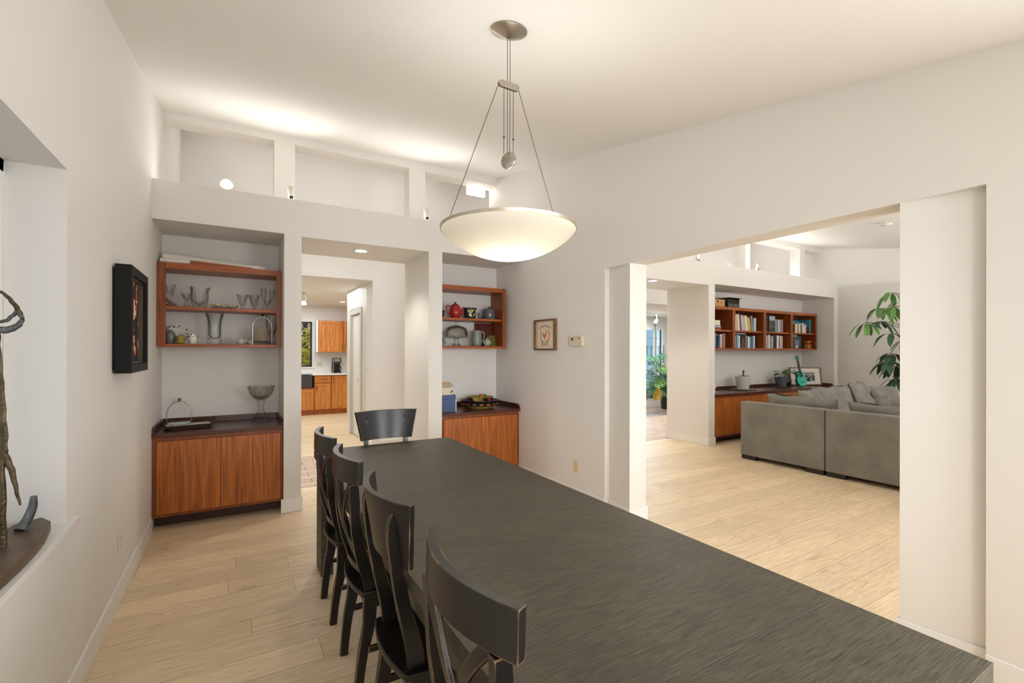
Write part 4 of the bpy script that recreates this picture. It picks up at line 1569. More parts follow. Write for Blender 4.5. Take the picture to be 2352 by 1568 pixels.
def panel_back_chair():
    t = thing('dining_chair', (0, 0, 0), 'x', 'chair')
    seat_and_legs(t)
    back = [(.435, 0), (.46, .2), (.486, .40), (.480, .52), (.450, .66), (.431, .77), (.423, .828), (.415, .905), (.416, .945), (.428, .975)]
    for s in (-1, 1):
        m = MB()
        pts = spline([(x - X0, s * (.149 + .012 * z), z) for x, z in back], 4)
        ws = [.040 + .018 * math.exp(-((p.z - .42) / .2) ** 2) - .02 * max(0, (p.z - .93) / .055) for p in pts]
        pts = [p + Vector((w_ / 2, 0, 0)) for p, w_ in zip(pts, ws)]
        m.sweep(pts, ws, .030, up=(1, 0, 0))
        m.build('rear_leg', BLACK, t, bevel=.002)
        for z in (.925, .835):
            m = MB()
            xx = .4155 - X0 - .003
            m.lathe([(0, 0), (.006, .001), (.006, .004)], (xx, s * .160, z), 12, Matrix.Rotation(PI / 2, 3, 'Y'))
            m.build('screw', BRASSD, t)
    m = MB()
    lo, hi = [], []
    for row, z, hw, xm, xe in ((lo, .796, .206, .425, .474), (hi, 1.02, .2515, .388, .462)):
        for k in range(17):
            u = -1 + k / 8
            row.append((xm + (xe - xm) * u * u - X0, hw * u, z))
    mid = []
    curved_board(m, lo, hi, .022)
    m.build('back_panel', BLACK, t, bevel=.002)
    return t


c1 = cross_back_chair()
c1.location = (X0, 2.83, 0)
tag(c1, 'black cross-back dining chair at the far end of the left row', 'chair')
CG = 'black cross-back dining chairs along the left of the table'
c1['group'] = CG
for y, lab in ((2.225, 'black cross-back dining chair in the left row, between another cross-back and the panel-back one'),
               (.945, 'nearest black cross-back dining chair, its curved top rail worn to bare wood')):
    c = copy_tree(c1)
    c.location = (X0, y, 0)
    c['label'] = lab
p1 = panel_back_chair()
p1.location = (X0, 1.635, 0)
p1['group'] = 'black panel-back dining chairs'
p1['label'] = 'black panel-back dining chair in the left row with screwed posts outside'
p2 = copy_tree(p1)
p2.location = (1.036, 3.50, 0)
p2.rotation_euler = (0, 0, -PI / 2)
p2['label'] = 'black panel-back dining chair at the far head of the table'

# ------------------------------------------------------------------ pendant lamp
PX, PYY = 1.193, 2.037
axd = (-CR * .283 - Vector((CF.x, CF.y, 0)) * .17)
axd.z = 0
axd.normalize()
axn = Vector((-axd.y, axd.x, 0))
C0 = Vector((PX, PYY, 0))
t = thing('pendant_lamp', (PX, PYY, cz(PYY) - .005), 'bowl pendant lamp of ribbed pale glass hung on dark cables over the table', 'pendant lamp')
tilt = Matrix.Rotation(math.atan(.19), 3, 'X')
m = MB()
cc = C0 + Vector((0, 0, 3.131))
m.lathe([(.094, 0), (.094, -.004), (.090, -.006), (.012, -.036), (0, -.037)], cc, 48, tilt)
m.build('canopy', STEEL, t)
m = MB()
zb = 2.85
n = 12
poly = [(.045 * 1 + .016 * math.cos(-PI / 2 + PI * k / n), .016 * math.sin(-PI / 2 + PI * k / n)) for k in range(n + 1)] + \
       [(-.045 + .016 * math.cos(PI / 2 + PI * k / n), .016 * math.sin(PI / 2 + PI * k / n)) for k in range(n + 1)]
vs = [C0 + axd * a + axn * s * .009 + Vector((0, 0, zb + b)) for s in (-1, 1) for a, b in poly]
k = len(poly)
m.add(vs, [list(range(k))[::-1], list(range(k, 2 * k))] + [(i, (i + 1) % k, k + (i + 1) % k, k + i) for i in range(k)])
m.build('pulley_bar', STEEL, t, bevel=.001)
zd = 2.468


def cable(p, q, r=.0016):
    m = MB()
    m.tube([p, q], r, 6)
    m.build('cable', CABLE, t)


for s in (-1, 1):
    cable(C0 + axd * s * .008 + Vector((0, 0, 3.093)), C0 + axd * s * .008 + Vector((0, 0, zb + .0)))
    cable(C0 + axd * s * .0275 + Vector((0, 0, zb)), C0 + axd * s * .0275 + Vector((0, 0, zd + .03)))
    cable(C0 + axd * s * .008 + axn * .0 + Vector((0, 0, zb - .001)), C0 + axd * s * .007 + Vector((0, 0, zd + .04)))
    cable(C0 + axd * s * .056 + Vector((0, 0, zb + .002)), C0 + axd * s * .330 + Vector((0, 0, 2.118)))
    m = MB()
    q = C0 + axd * s * .0275 + Vector((0, 0, zd + .115))
    m.lathe([(0, -.006), (.005, -.003), (.005, .003), (0, .006)], q, 12)
    m.build('cable_bead', CABLE, t)
m = MB()
fr = Vector((CF.x, CF.y, 0)).normalized()
rot = fr.to_track_quat('Z', 'Y').to_matrix()
m.lathe([(0, -.013), (.041, -.005), (.0425, -.003), (.0425, .003), (.041, .005), (0, .013)], C0 + Vector((0, 0, zd)), 40, rot @ Matrix.Rotation(-.5, 3, 'Y'), smooth=False)
m.build('counterweight', STEEL, t)
# rim and glass bowl
RZ = 2.118
R = .345
m = MB()
m.lathe([(R - .006, -.008), (R, -.008), (R + .002, .006), (R - .006, .006), (R - .006, -.008)], C0 + Vector((0, 0, RZ)), 96)
m.build('rim_band', plain('champagne_metal', S(196, 186, 164), .35, .9), t)
mm_, nt, b = new_mat('ribbed_opal_glass')
nt.nodes.remove(b)
out = nt.nodes['Material Output']
tl = N(nt, 'ShaderNodeBsdfTranslucent')
tl.inputs[0].default_value = (.92, .86, .74, 1)
df = N(nt, 'ShaderNodeBsdfDiffuse')
df.inputs[0].default_value = (.84, .80, .70, 1)
gl = N(nt, 'ShaderNodeBsdfGlossy')
gl.inputs['Roughness'].default_value = .25
m1 = N(nt, 'ShaderNodeMixShader'); m1.inputs[0].default_value = .45
m2 = N(nt, 'ShaderNodeMixShader'); m2.inputs[0].default_value = .05
nt.links.new(tl.outputs[0], m1.inputs[1]); nt.links.new(df.outputs[0], m1.inputs[2])
nt.links.new(m1.outputs[0], m2.inputs[1]); nt.links.new(gl.outputs[0], m2.inputs[2])
nt.links.new(m2.outputs[0], out.inputs['Surface'])
tc = N(nt, 'ShaderNodeTexCoord')
wv = N(nt, 'ShaderNodeTexWave')
wv.inputs['Scale'].default_value = 95
wv.bands_direction = 'X'
mpp = N(nt, 'ShaderNodeMapping')
mpp.inputs['Rotation'].default_value = (0, 0, YAW)
nt.links.new(tc.outputs['Object'], mpp.inputs['Vector'])
nt.links.new(mpp.outputs[0], wv.inputs['Vector'])
bp = N(nt, 'ShaderNodeBump')
bp.inputs['Strength'].default_value = .16
bp.inputs['Distance'].default_value = .003
nt.links.new(wv.outputs['Fac'], bp.inputs['Height'])
for q in (tl, df, gl):
    nt.links.new(bp.outputs[0], q.inputs['Normal'])
m = MB()
prof = []
D = .152
for k in range(19):
    u = k / 18
    r = (R - .002) * math.sin(u * PI / 2) ** .9 if u > 0 else 0
    prof.append((r, -D * (1 - (r / (R - .002)) ** 2) ** .78))
m.lathe(prof, C0 + Vector((0, 0, RZ - .004)), 96)
m.build('glass_bowl', mm_, t)
m = MB()
m.lathe([(0, -.03), (.014, -.028), (.017, -.01), (.012, .01), (.006, .02), (0, .02)], C0 + Vector((0, 0, RZ - .098)), 16)
m.build('bulb', plain('lamp_bulb', (1, .95, .85), .4, emit=(1, .9, .75), es=30), t)
point('pendant_bulb', (PX, PYY, RZ - .108), 6.5, .03, (1, .93, .80))
area('pendant_uplight', (PX, PYY, RZ + .0), (PX, PYY, 4), .3, .3, 4, (1, .97, .93))

# ------------------------------------------------------------------ pictures and fittings on the walls
t = thing('shadow_box_picture', (XL, 3.62, 1.675), 'deep black framed floral painting on the left wall', 'picture')
y0, y1, z0, z1 = 3.345, 3.90, 1.367, 1.985
xf = XL + .088
BF = plain('black_lacquer', S(14, 13, 12), .5, spec=.25)
m = MB()
for a in ((y0, z0, y1, z0 + .05), (y0, z1 - .05, y1, z1), (y0, z0 + .05, y0 + .05, z1 - .05), (y1 - .05, z0 + .05, y1, z1 - .05)):
    m.box(XL + .012, a[0], a[1], xf, a[2], a[3])
m.build('frame', BF, t, bevel=.002)
m = MB()
for a in ((y0 + .05, z0 + .05, y1 - .05, z0 + .062), (y0 + .05, z1 - .062, y1 - .05, z1 - .05), (y0 + .05, z0 + .062, y0 + .062, z1 - .062), (y1 - .062, z0 + .062, y1 - .05, z1 - .062)):
    m.box(XL + .03, a[0], a[1], xf - .02, a[2], a[3])
m.build('inner_frame', plain('bronze_slip', S(96, 84, 68), .4, .4), t)
pm, nt, b = new_mat('floral_paint')
tc = N(nt, 'ShaderNodeTexCoord')
v = N(nt, 'ShaderNodeTexNoise'); v.inputs['Scale'].default_value = 13; v.inputs['Detail'].default_value = 4; v.inputs['Distortion'].default_value = .5
nt.links.new(tc.outputs['Object'], v.inputs['Vector'])
r = N(nt, 'ShaderNodeValToRGB')
el = r.color_ramp.elements
el[0].position = .30; el[0].color = (*S(20, 24, 36), 1)
el[1].position = .50; el[1].color = (*S(66, 40, 30), 1)
for pos, cc in ((.53, S(176, 66, 34)), (.565, S(226, 130, 70)), (.60, S(236, 222, 200)), (.67, S(150, 48, 36))):
    e = el.new(pos); e.color = (*cc, 1)
r.color_ramp.interpolation = 'CONSTANT'
nt.links.new(v.outputs['Fac'], r.inputs[0])
nt.links.new(r.outputs[0], b.inputs['Base Color'])
m = MB()
m.box(XL + .03, y0 + .062, z0 + .062, XL + .045, y1 - .062, z1 - .062)
m.build('canvas', pm, t)
m = MB()
m.box(XL + .0005, y0 + .01, z0 + .02, XL + .0118, y1 - .01, z1 - .02)
m.build('backing', BF, t)

# framed print on the right wall
t = thing('framed_print', (XR, 4.2, 1.675), 'brown framed farm print with an orange hen on the right wall', 'picture')
y0, y1, z0, z1 = 4.005, 4.40, 1.508, 1.846
FW = wood('print_frame', S(132, 98, 60), S(84, 58, 34), 1, .5)
m = MB()
for a in ((y0, z0, y1, z0 + .016), (y0, z1 - .016, y1, z1), (y0, z0 + .016, y0 + .016, z1 - .016), (y1 - .016, z0 + .016, y1, z1 - .016)):
    m.box(XR - .035, a[0], a[1], XR - .0005, a[2], a[3])
m.build('frame', FW, t, bevel=.001)
m = MB()
m.box(XR - .016, y0 + .016, z0 + .016, XR - .0005, y1 - .016, z1 - .016)
m.build('print_board', plain('cream_board', S(226, 210, 186), .7), t)
m = MB()
m.box(XR - .020, y0 + .028, z0 + .016, XR - .0162, y0 + .045, z1 - .016)
m.box(XR - .020, y1 - .052, z0 + .016, XR - .0162, y1 - .040, z1 - .016)
m.build('wood_strip', plain('light_strip', S(186, 150, 104), .6), t)
INK = plain('print_ink', S(66, 64, 62), .7)


def text_mesh(name, s, size, place, mat, parent, warp=None):
    """Lettering: text outline turned into mesh; place maps (u, v) to a world point."""
    cu = bpy.data.curves.new(name, 'FONT')
    cu.body = s
    cu.size = size
    cu.align_x = 'CENTER'
    ob = bpy.data.objects.new(name + '_tmp', cu)
    COL.objects.link(ob)
    dg = bpy.context.evaluated_depsgraph_get()
    me = bpy.data.meshes.new_from_object(ob.evaluated_get(dg))
    off = world_off(parent)
    for v in me.vertices:
        v.co = place(v.co.x, v.co.y) - off
    bpy.data.objects.remove(ob)
    me.materials.clear()
    me.materials.append(mat)
    o = bpy.data.objects.new(name, me)
    COL.objects.link(o)
    o.parent = parent
    return o


yc, zc = 4.205, 1.675
text_mesh('lettering', 'FARM FRESH', .042, lambda u, v: Vector((XR - .0172, yc - u * .98, zc + .085 + v - u * u * 2.2)), INK, t)
text_mesh('lettering', 'EGGS', .056, lambda u, v: Vector((XR - .0172, yc - u, zc - .115 + v)), INK, t)
hen = [(-.050, .030), (-.040, .012), (-.030, .020), (-.015, .004), (.004, .008), (.016, .022), (.020, .042), (.017, .050), (.024, .056), (.030, .048), (.038, .044), (.032, .036), (.032, .016),
       (.028, -.006), (.014, -.026), (.006, -.034), (.006, -.05), (.012, -.054), (-.002, -.054), (.0, -.036), (-.018, -.030), (-.036, -.012)]
m = MB()
m.prism([(yc - u, zc + .0 + v * 1.05) for u, v in hen], 0, XR - .0178, XR - .0163)
m.build('hen', plain('hen_orange', S(206, 120, 40), .6), t)
m = MB()
for s in (-1, 1):
    for k in range(9):
        a = -PI / 2 + s * (.35 + k * .21)
        p = Vector((XR - .0172, yc - .078 * math.cos(a), zc + .0 + .078 * math.sin(a)))
        for q in (-1, 1):
            b_ = a + s * .5 + q * .75
            e1 = Vector((0, -math.cos(b_), math.sin(b_)))
            e2 = Vector((0, math.sin(b_), math.cos(b_)))
            m.add([p, p + e1 * .009 + e2 * .004, p + e1 * .018, p + e1 * .009 - e2 * .004], [(0, 1, 2, 3)])
m.build('wreath_pattern', INK, t)

t = thing('thermostat', (XR, 3.65, 1.6), 'beige wall thermostat right of the framed print', 'thermostat')
m = MB()
m.box(XR - .03, 3.555, 1.546, XR - .0005, 3.755, 1.652)
m.build('thermostat_case', PLAST, t, bevel=.006)
m = MB()
m.box(XR - .0312, 3.69, 1.605, XR - .0303, 3.725, 1.632)
m.build('display', plain('lcd', S(92, 88, 70), .3), t)
m = MB()
m.box(XR - .0312, 3.59, 1.615, XR - .0303, 3.612, 1.636)
m.build('switch', plain('switch_grey', S(150, 140, 118), .4), t)


def outlet(name, c, nrm, mat, label, rocker=False, wd=.07, hh=.115):
    """Plate centred at c; nrm is the direction it faces ('x-', 'x+', 'y-')."""
    t = thing(name, c, label, 'wall socket' if not rocker else 'switch')
    s = 1 if nrm[1] == '+' else -1
    def B(m, a0, a1, z0, z1, d0, d1):
        if nrm[0] == 'x':
            xs = sorted((c[0] + s * d0, c[0] + s * d1))
            m.box(xs[0], c[1] + a0, c[2] + z0, xs[1], c[1] + a1, c[2] + z1)
        else:
            yy = sorted((c[1] + s * d0, c[1] + s * d1))
            m.box(c[0] + a0, yy[0], c[2] + z0, c[0] + a1, yy[1], c[2] + z1)
    m = MB(); B(m, -wd / 2, wd / 2, -hh / 2, hh / 2, .0005, .006)
    m.build('plate', mat, t, bevel=.002)
    dk = plain('socket_slot', S(120, 104, 80), .5)
    if rocker:
        m = MB(); B(m, -.005, .005, -.012, .012, .0062, .014)
        m.build('toggle', mat, t)
    else:
        for z in (-.022, .022):
            m = MB(); B(m, -.016, .016, z - .014, z + .014, .0062, .009)
            o = m.build('socket', mat, t, bevel=.002)
            m = MB(); B(m, -.008, -.005, z - .004, z + .006, .0091, .0096)
            m.build('slot', dk, o)
            m = MB(); B(m, .005, .008, z - .004, z + .006, .0091, .0096)
            m.build('slot', dk, o)
    return t


outlet('wall_outlet', (XL, 3.55, .352), 'x+', PLASW, 'white double socket low on the left wall')
outlet('wall_outlet', (XR, 3.675, .345), 'x-', plain('almond_plastic', S(222, 200, 160), .4), 'almond double socket low on the right wall')
outlet('light_switch', (1.78, 7.43, 1.215), 'x-', PLASW, 'white switch plate on the textured wall beside the pantry door', True, .12)
outlet('wall_outlet', (1.735, KW, 1.16), 'y-', PLAST, 'ivory switch plate on the kitchen wall left of the coffee maker', True, .12)
outlet('wall_outlet', (2.29, KW, 1.16), 'y-', PLASW, 'white socket on the kitchen wall right of the coffee maker')


# ------------------------------------------------------------------ sculpture on the sill
BRZ = plain('bronze_patina', S(98, 84, 64), .5, .75, bump=.6, bscale=70, var=.4, vscale=12)
BRB = plain('blue_bronze', S(96, 98, 98), .5, .7, bump=.8, bscale=60, var=.5, vscale=20)
t = thing('bronze_sculpture', (-.69, 2.15, .79), 'tall abstract bronze figure on a dark pointed wood base on the window sill', 'sculpture')
m = MB()
edge = []
for k in range(15):
    u = k / 14
    edge.append((-.640 + .045 * math.sin(PI * (1 - u) * .93 + .25) * (1 if u < .8 else (1 - (u - .8) * 2.5)), 1.55 + .98 * u))
edge[-1] = (-.672, 2.535)
poly = edge + [(-.735, 2.48), (-.775, 2.2), (-.775, 1.7), (-.70, 1.53)]
m.prism(poly, 2, .791, .832)
m.build('base', plain('dark_bronze_wood', S(92, 74, 54), .42, .3, var=.3, vscale=9), t, bevel=.004)


def sk(pts, yy, mat, name, seg=10, flat=1.0, rr=None):
    m = MB()
    P_ = [at(a, b, 1, yy) for a, b, _ in pts]
    rr = [c for _, _, c in pts]
    Q = spline(P_, 3)
    R_ = []
    for i in range(len(rr) - 1):
        for k in range(3):
            R_.append(rr[i] + (rr[i + 1] - rr[i]) * k / 3)
    R_.append(rr[-1])
    Q = [q + Vector((.0015 * math.sin(i * 2.3), .0015 * math.cos(i * 1.7), 0)) for i, q in enumerate(Q)]
    m.tube(Q, R_, seg, flat=flat)
    return m.build(name, mat, t)


sk([(5, 1256, .012), (6, 1150, .009), (4, 1050, .008), (5, 960, .008)], 2.21, BRZ, 'support_rod')
sk([(11, 1045, .009), (8, 1005, .014), (2, 940, .016), (-2, 880, .015), (-5, 810, .011), (-5, 764, .008)], 2.21, BRZ, 'body', flat=.7)
sk([(-4, 1030, .014), (-6, 980, .02), (-10, 900, .024)], 2.23, BRZ, 'body', flat=.7)
sk([(2, 1020, .008), (14, 1052, .010), (26, 1078, .009), (36, 1118, .006), (46, 1160, .003)], 2.21, BRZ, 'trailing_limb')
sk([(-8, 754, .009), (10, 758, .012), (28, 754, .011), (44, 745, .009), (51, 733, .006)], 2.21, BRB, 'arm')
sk([(-8, 740, .005), (14, 736, .006), (30, 724, .006), (42, 716, .007), (51, 732, .006)], 2.21, BRB, 'arm')
sk([(46, 722, .008), (38, 706, .007), (22, 686, .006), (8, 674, .005), (0, 668, .004)], 2.21, BRZ, 'branch')
p = at(62, 1213, 2, .832)
m = MB()
m.tube([p + Vector((-.012, -.02, 0)), p + Vector((0, 0, .03)), p + Vector((.012, .012, .075)), p + Vector((.015, .012, .115))], [.022, .016, .014, .010], 7)
m.build('stump', BRB, t)

# ------------------------------------------------------------------ lights: recessed, ledge spots
GLOW = plain('lamp_glow', (1, .96, .9), .4, emit=(1, .95, .86), es=9)


def downlight(name, x, y, z, r, label, power, tgt=None):
    t = thing(name, (x, y, z), label, 'ceiling light')
    m = MB()
    m.lathe([(r, -.0005), (r, -.008), (r * .72, -.010), (r * .72, -.0005)], (x, y, z), 36)
    m.build('trim_ring', PLASW, t)
    m = MB()
    m.lathe([(0, -.0008), (r * .70, -.0008), (r * .70, -.004), (0, -.004)], (x, y, z), 30)
    m.build('lens', GLOW, t)
    spot(name + '_beam', (x, y, z - .03), (x, y, 0), power, 2.2, .05, (1, .95, .88))


downlight('recessed_light', 1.138, 5.051, PH, .085, 'round recessed light in the ceiling of the kitchen passage', 26)
downlight('recessed_light', 5.33, 4.86, 2.55, .085, 'round recessed light in the passage beside the bookcase niche', 26)
downlight('recessed_light', 2.02, 10.75, 2.585, .085, 'round recessed light in the kitchen ceiling near the cabinets', 14)
p = at(2036, 571, 1, 2.05)
t = thing('surface_light', (7.9, 2.95, cz(2.95)), 'small round white ceiling light in the living room', 'ceiling light')
m = MB()
m.lathe([(.07, -.001), (.07, -.02), (.05, -.035), (0, -.035)], (7.9, 2.95, cz(2.95)), 30)
m.build('light_body', PLASW, t)


def ledge_spot(x, y, tilt, label, power=5, aim=(0, -.3, 1)):
    t = thing('ledge_spotlight', (x, y, LG), label, 'spotlight', 'small white cylinder spotlights on the ledge')
    m = MB()
    m.lathe([(.03, .001), (.03, .012), (.006, .014), (.006, .06), (0, .06)], (x, y, LG), 16)
    m.build('stem', PLASW, t)
    ax = Matrix.Rotation(tilt, 3, 'Y') @ Matrix.Rotation(.35, 3, 'X')
    m = MB()
    m.lathe([(.024, 0), (.028, .004), (.028, .125), (.024, .13), (.022, .125), (.0, .11)], (x, y, LG + .062), 24, ax)
    m.build('lamp_housing', PLAST if False else plain('spot_white', S(206, 200, 188), .35), t)
    e = Vector((x, y, LG + .062)) + ax @ Vector((0, 0, .1115))
    m = MB()
    m.lathe([(0, 0), (.019, 0), (.019, .002), (0, .002)], e, 20, ax)
    m.build('lamp_face', GLOW, t)
    q = Vector((x, y, LG + .062)) + ax @ Vector((0, 0, .15))
    spot('ledge_spot_beam', q, q + ax @ Vector((0, 0, 1)), power, 2.0, .03, (1, .95, .88))
    m = MB()
    m.lathe([(0, 0), (.012, -.001), (.018, -.001)], Vector((x, y, LG + .062)) + ax @ Vector((0, -.0285, .03)), 12, ax @ Matrix.Rotation(PI / 2, 3, 'X'))
    m.build('knob', BRASSD, t)


ledge_spot(.455, 4.98, -.16, 'white cylinder spotlight on the ledge before the left clerestory post', 5)
ledge_spot(1.845, 4.98, -.20, 'white cylinder spotlight on the ledge near the pendant lamp', 5)
ledge_spot(6.50, 4.98, -.35, 'white cylinder spotlight at the left of the living room ledge', 10)
ledge_spot(8.14, 4.98, -.30, 'white cylinder spotlight in the middle of the living room ledge', 10)
t = thing('globe_spotlight', (-.085, 4.87, LG), 'small glowing round spotlight on the ledge near the left wall', 'spotlight')
m = MB()
m.lathe([(.04, .001), (.04, .010), (.008, .012), (.008, .05), (0, .05)], (-.085, 4.87, LG), 16)
m.build('stem', PLASW, t)
m = MB()
rot = Matrix.Rotation(PI - .5, 3, 'X')
m.lathe([(0, .05), (.03, .04), (.05, .01), (.052, -.01), (.05, -.012)], (-.085, 4.86, LG + .085), 24, rot @ Matrix.Rotation(PI, 3, 'X'))
m.build('lamp_shade', PLASW, t)
m = MB()
m.lathe([(0, -.003), (.047, -.003), (.047, -.008), (0, -.012)], (-.085, 4.86, LG + .085), 24, rot @ Matrix.Rotation(PI, 3, 'X'))
m.build('lamp_face', plain('lamp_glow_strong', (1, .96, .9), .4, emit=(1, .95, .86), es=18), t)
point('globe_spot_bulb', (-.085, 4.80, LG + .085), 2.0, .03)
for x, lab in ((.83, 'white wire-loop bracket lamp on the ledge between the posts'), (7.19, 'white wire-loop bracket lamp on the living room ledge')):
    t = thing('wire_bracket_lamp', (x, 4.9, LG), lab, 'spotlight')
    m = MB()
    m.tube(loop((x - .02, 4.9, LG + .055), (1, 0, 0), .04, .05, -1.57, 4.2, 20), .0022, 6)
    m.build('bracket', PLASW, t)
    m = MB()
    m.lathe([(.035, .001), (.038, .02), (.032, .05), (.012, .066), (0, .068)], (x + .055, 4.9, LG), 20)
    m.build('lamp_housing', PLASW, t)
t = thing('wall_sconce_light', (2.84, 5.33, 3.63), 'small bright box light at the end of the clerestory', 'light')
m = MB()
m.box(2.66, 5.62, 3.60, 2.92, 5.66, 3.72)
m.build('light_box', GLOW, t)
m = MB()
m.box(2.66, 5.661, 3.60, 2.92, 5.675, 3.72)
m.build('light_back', PLASW, t)

# ------------------------------------------------------------------ kitchen
KF = 11.5


def shaker(mb, x0, x1, z0, z1, y, frame=.055):
    """Framed door front facing -Y whose face lies at y."""
    mb.box(x0, y, z0, x0 + frame, y + .02, z1)
    mb.box(x1 - frame, y, z0, x1, y + .02, z1)
    mb.box(x0 + frame, y, z0, x1 - frame, y + .02, z0 + frame)
    mb.box(x0 + frame, y, z1 - frame, x1 - frame, y + .02, z1)
    mb.box(x0 + frame, y + .008, z0 + frame, x1 - frame, y + .018, z1 - frame)


MAPF = wood('maple_frame', S(196, 116, 48), S(150, 78, 28), 2, .38, 60, 6)


def bar_pull(parent, x, z, y, vert=True, L=.09):
    m = MB()
    d = (0, 0, L / 2) if vert else (L / 2, 0, 0)
    a, b = Vector((x, y - .022, z)) - Vector(d), Vector((x, y - .022, z)) + Vector(d)
    m.tube([a + Vector((0, .021, 0)), a, b, b + Vector((0, .021, 0))], .005, 6)
    m.build('handle', BRASSD, parent)


def kcab(x0, x1, kind, label):
    t = thing('kitchen_cabinet', ((x0 + x1) / 2, 11.8, 0), label, 'cabinet', 'honey maple kitchen base cabinets')
    m = MB()
    if kind == 'sink':
        m.box(x0 + .001, KF + .022, .10, x1 - .001, KW - .03, .63)
    else:
        m.box(x0 + .001, KF + .022, .10, x1 - .001, KW - .03, .918)
    m.box(x0 + .001, KF + .08, 0, x1 - .001, KW - .03, .0995)
    m.build('cabinet_body', MAPF, t)
    if kind == 'sink':
        n = max(1, round((x1 - x0) / .45))
        for k in range(n):
            m = MB()
            shaker(m, x0 + .02 + k * (x1 - x0 - .04) / n + .003, x0 + .02 + (k + 1) * (x1 - x0 - .04) / n - .003, .13, .60, KF)
            m.build('door', MAPLE, t)
    elif kind == 'drawer':
        m = MB()
        shaker(m, x0 + .02, x1 - .012, .75, .90, KF, .03)
        d = m.build('drawer', MAPLE, t)
        bar_pull(d, (x0 + x1) / 2, .825, KF, False, .13)
        m = MB()
        shaker(m, x0 + .02, x1 - .012, .13, .73, KF)
        d = m.build('door', MAPLE, t)
        bar_pull(d, x0 + .045, .64, KF)
    else:
        m = MB()
        shaker(m, x0 + .01, x1 - .012, .13, .90, KF)
        d = m.build('door', MAPLE, t)
        bar_pull(d, x0 + .04, .80, KF, True, .16)
    return t


kcab(.50, 1.545, 'sink', 'maple sink cabinet below the black apron sink')
kcab(1.547, 1.915, 'drawer', 'maple cabinet with one drawer over a door beside the sink')
kcab(1.917, 2.30, 'door', 'maple cabinet with a full height door under the coffee maker')
kcab(2.302, 2.80, 'door', 'maple base cabinet mostly hidden behind the pantry wall')
t = thing('apron_sink', (1.0, 11.8, .66), 'black farmhouse apron sink below the kitchen window', 'sink')
m = MB()
bs = plain('black_sink', S(52, 54, 56), .4)
for b in ((.56, KF - .012, .6405, 1.50, KF + .02, .915), (.56, KF + .45, .6405, 1.50, KF + .48, .915), (.56, KF + .02, .6405, .59, KF + .45, .915), (1.47, KF + .02, .6405, 1.50, KF + .45, .915), (.59, KF + .02, .6405, 1.47, KF + .45, .66)):
    m.box(*b)
m.build('basin', bs, t, bevel=.004)
m = MB()
m.lathe([(.0, .006), (.03, .006), (.04, .002), (.04, .0)], (1.0, 11.75, .6605), 18)
m.build('drain', CHROME, t)
t = thing('kitchen_countertop', (1.8, 11.8, .92), 'white kitchen countertop round the black sink', 'countertop')
m = MB()
m.box(1.505, KF - .03, .92, 2.80, KW - .001, .955)
m.box(.50, KF - .03, .92, .555, KW - .001, .955)
m.box(.555, KF + .485, .92, 1.505, KW - .001, .955)
m.build('counter_slab', plain('white_quartz', S(232, 232, 228), .25), t, bevel=.003)
UF = 11.77
for x0, x1, lab in ((1.665, 2.235, 'maple wall cabinet right of the kitchen window'), (2.238, 2.80, 'maple wall cabinet partly hidden behind the pantry wall')):
    t = thing('wall_cabinet', ((x0 + x1) / 2, 11.93, 1.46), lab, 'cabinet', 'honey maple wall cabinets in the kitchen')
    m = MB()
    m.box(x0, UF + .022, 1.455, x1, KW - .001, 2.21)
    m.build('cabinet_body', MAPF, t)
    if x0 < 2:
        m = MB()
        m.box(1.622, UF + .01, 1.455, 1.6645, KW - .001, 2.21)
        m.build('side_panel', TRIM, t)
    m = MB()
    shaker(m, x0 + .008, x1 - .008, 1.462, 2.203, UF)
    d = m.build('door', MAPLE, t)
    bar_pull(d, x1 - .035 if x0 < 2 else x0 + .035, 1.58, UF, True, .13)
c = Vector((2.085, 11.80, .9555))
t = thing('coffee_maker', c, 'black and silver drip coffee maker on the white kitchen counter', 'coffee maker')
bp_ = plain('black_plastic', S(34, 32, 32), .3)
m = MB()
m.box(c.x - .095, c.y - .11, c.z, c.x + .095, c.y + .12, c.z + .035)
m.box(c.x - .095, c.y + .03, c.z + .035, c.x + .095, c.y + .12, c.z + .25)
m.box(c.x - .095, c.y - .10, c.z + .25, c.x + .095, c.y + .12, c.z + .36)
m.build('machine_body', bp_, t, bevel=.008)
m = MB()
m.box(c.x - .065, c.y - .108, c.z + .27, c.x + .065, c.y - .101, c.z + .345)
m.box(c.x - .095, c.y - .104, c.z + .003, c.x - .08, c.y - .101, c.z + .35)
m.build('front_panel', STEEL, t)
m = MB()
m.lathe([(.045, .20), (.055, .249), (0, .249)], c + Vector((0, -.035, 0)), 20)
m.build('filter_basket', bp_, t)
m = MB()
m.lathe([(.05, .037), (.066, .06), (.066, .10), (.045, .15), (.045, .165), (0, .165)], c + Vector((0, -.035, 0)), 28)
cf = m.build('carafe', glass_mat('coffee_glass', (.5, .48, .46), gl=1.2), t)
m = MB()
m.tube(loop(c + Vector((.06, -.04, .10)), (1, -.2, 0), .045, .05, -1.3, 1.3), .009, 8)
m.build('handle', bp_, cf)

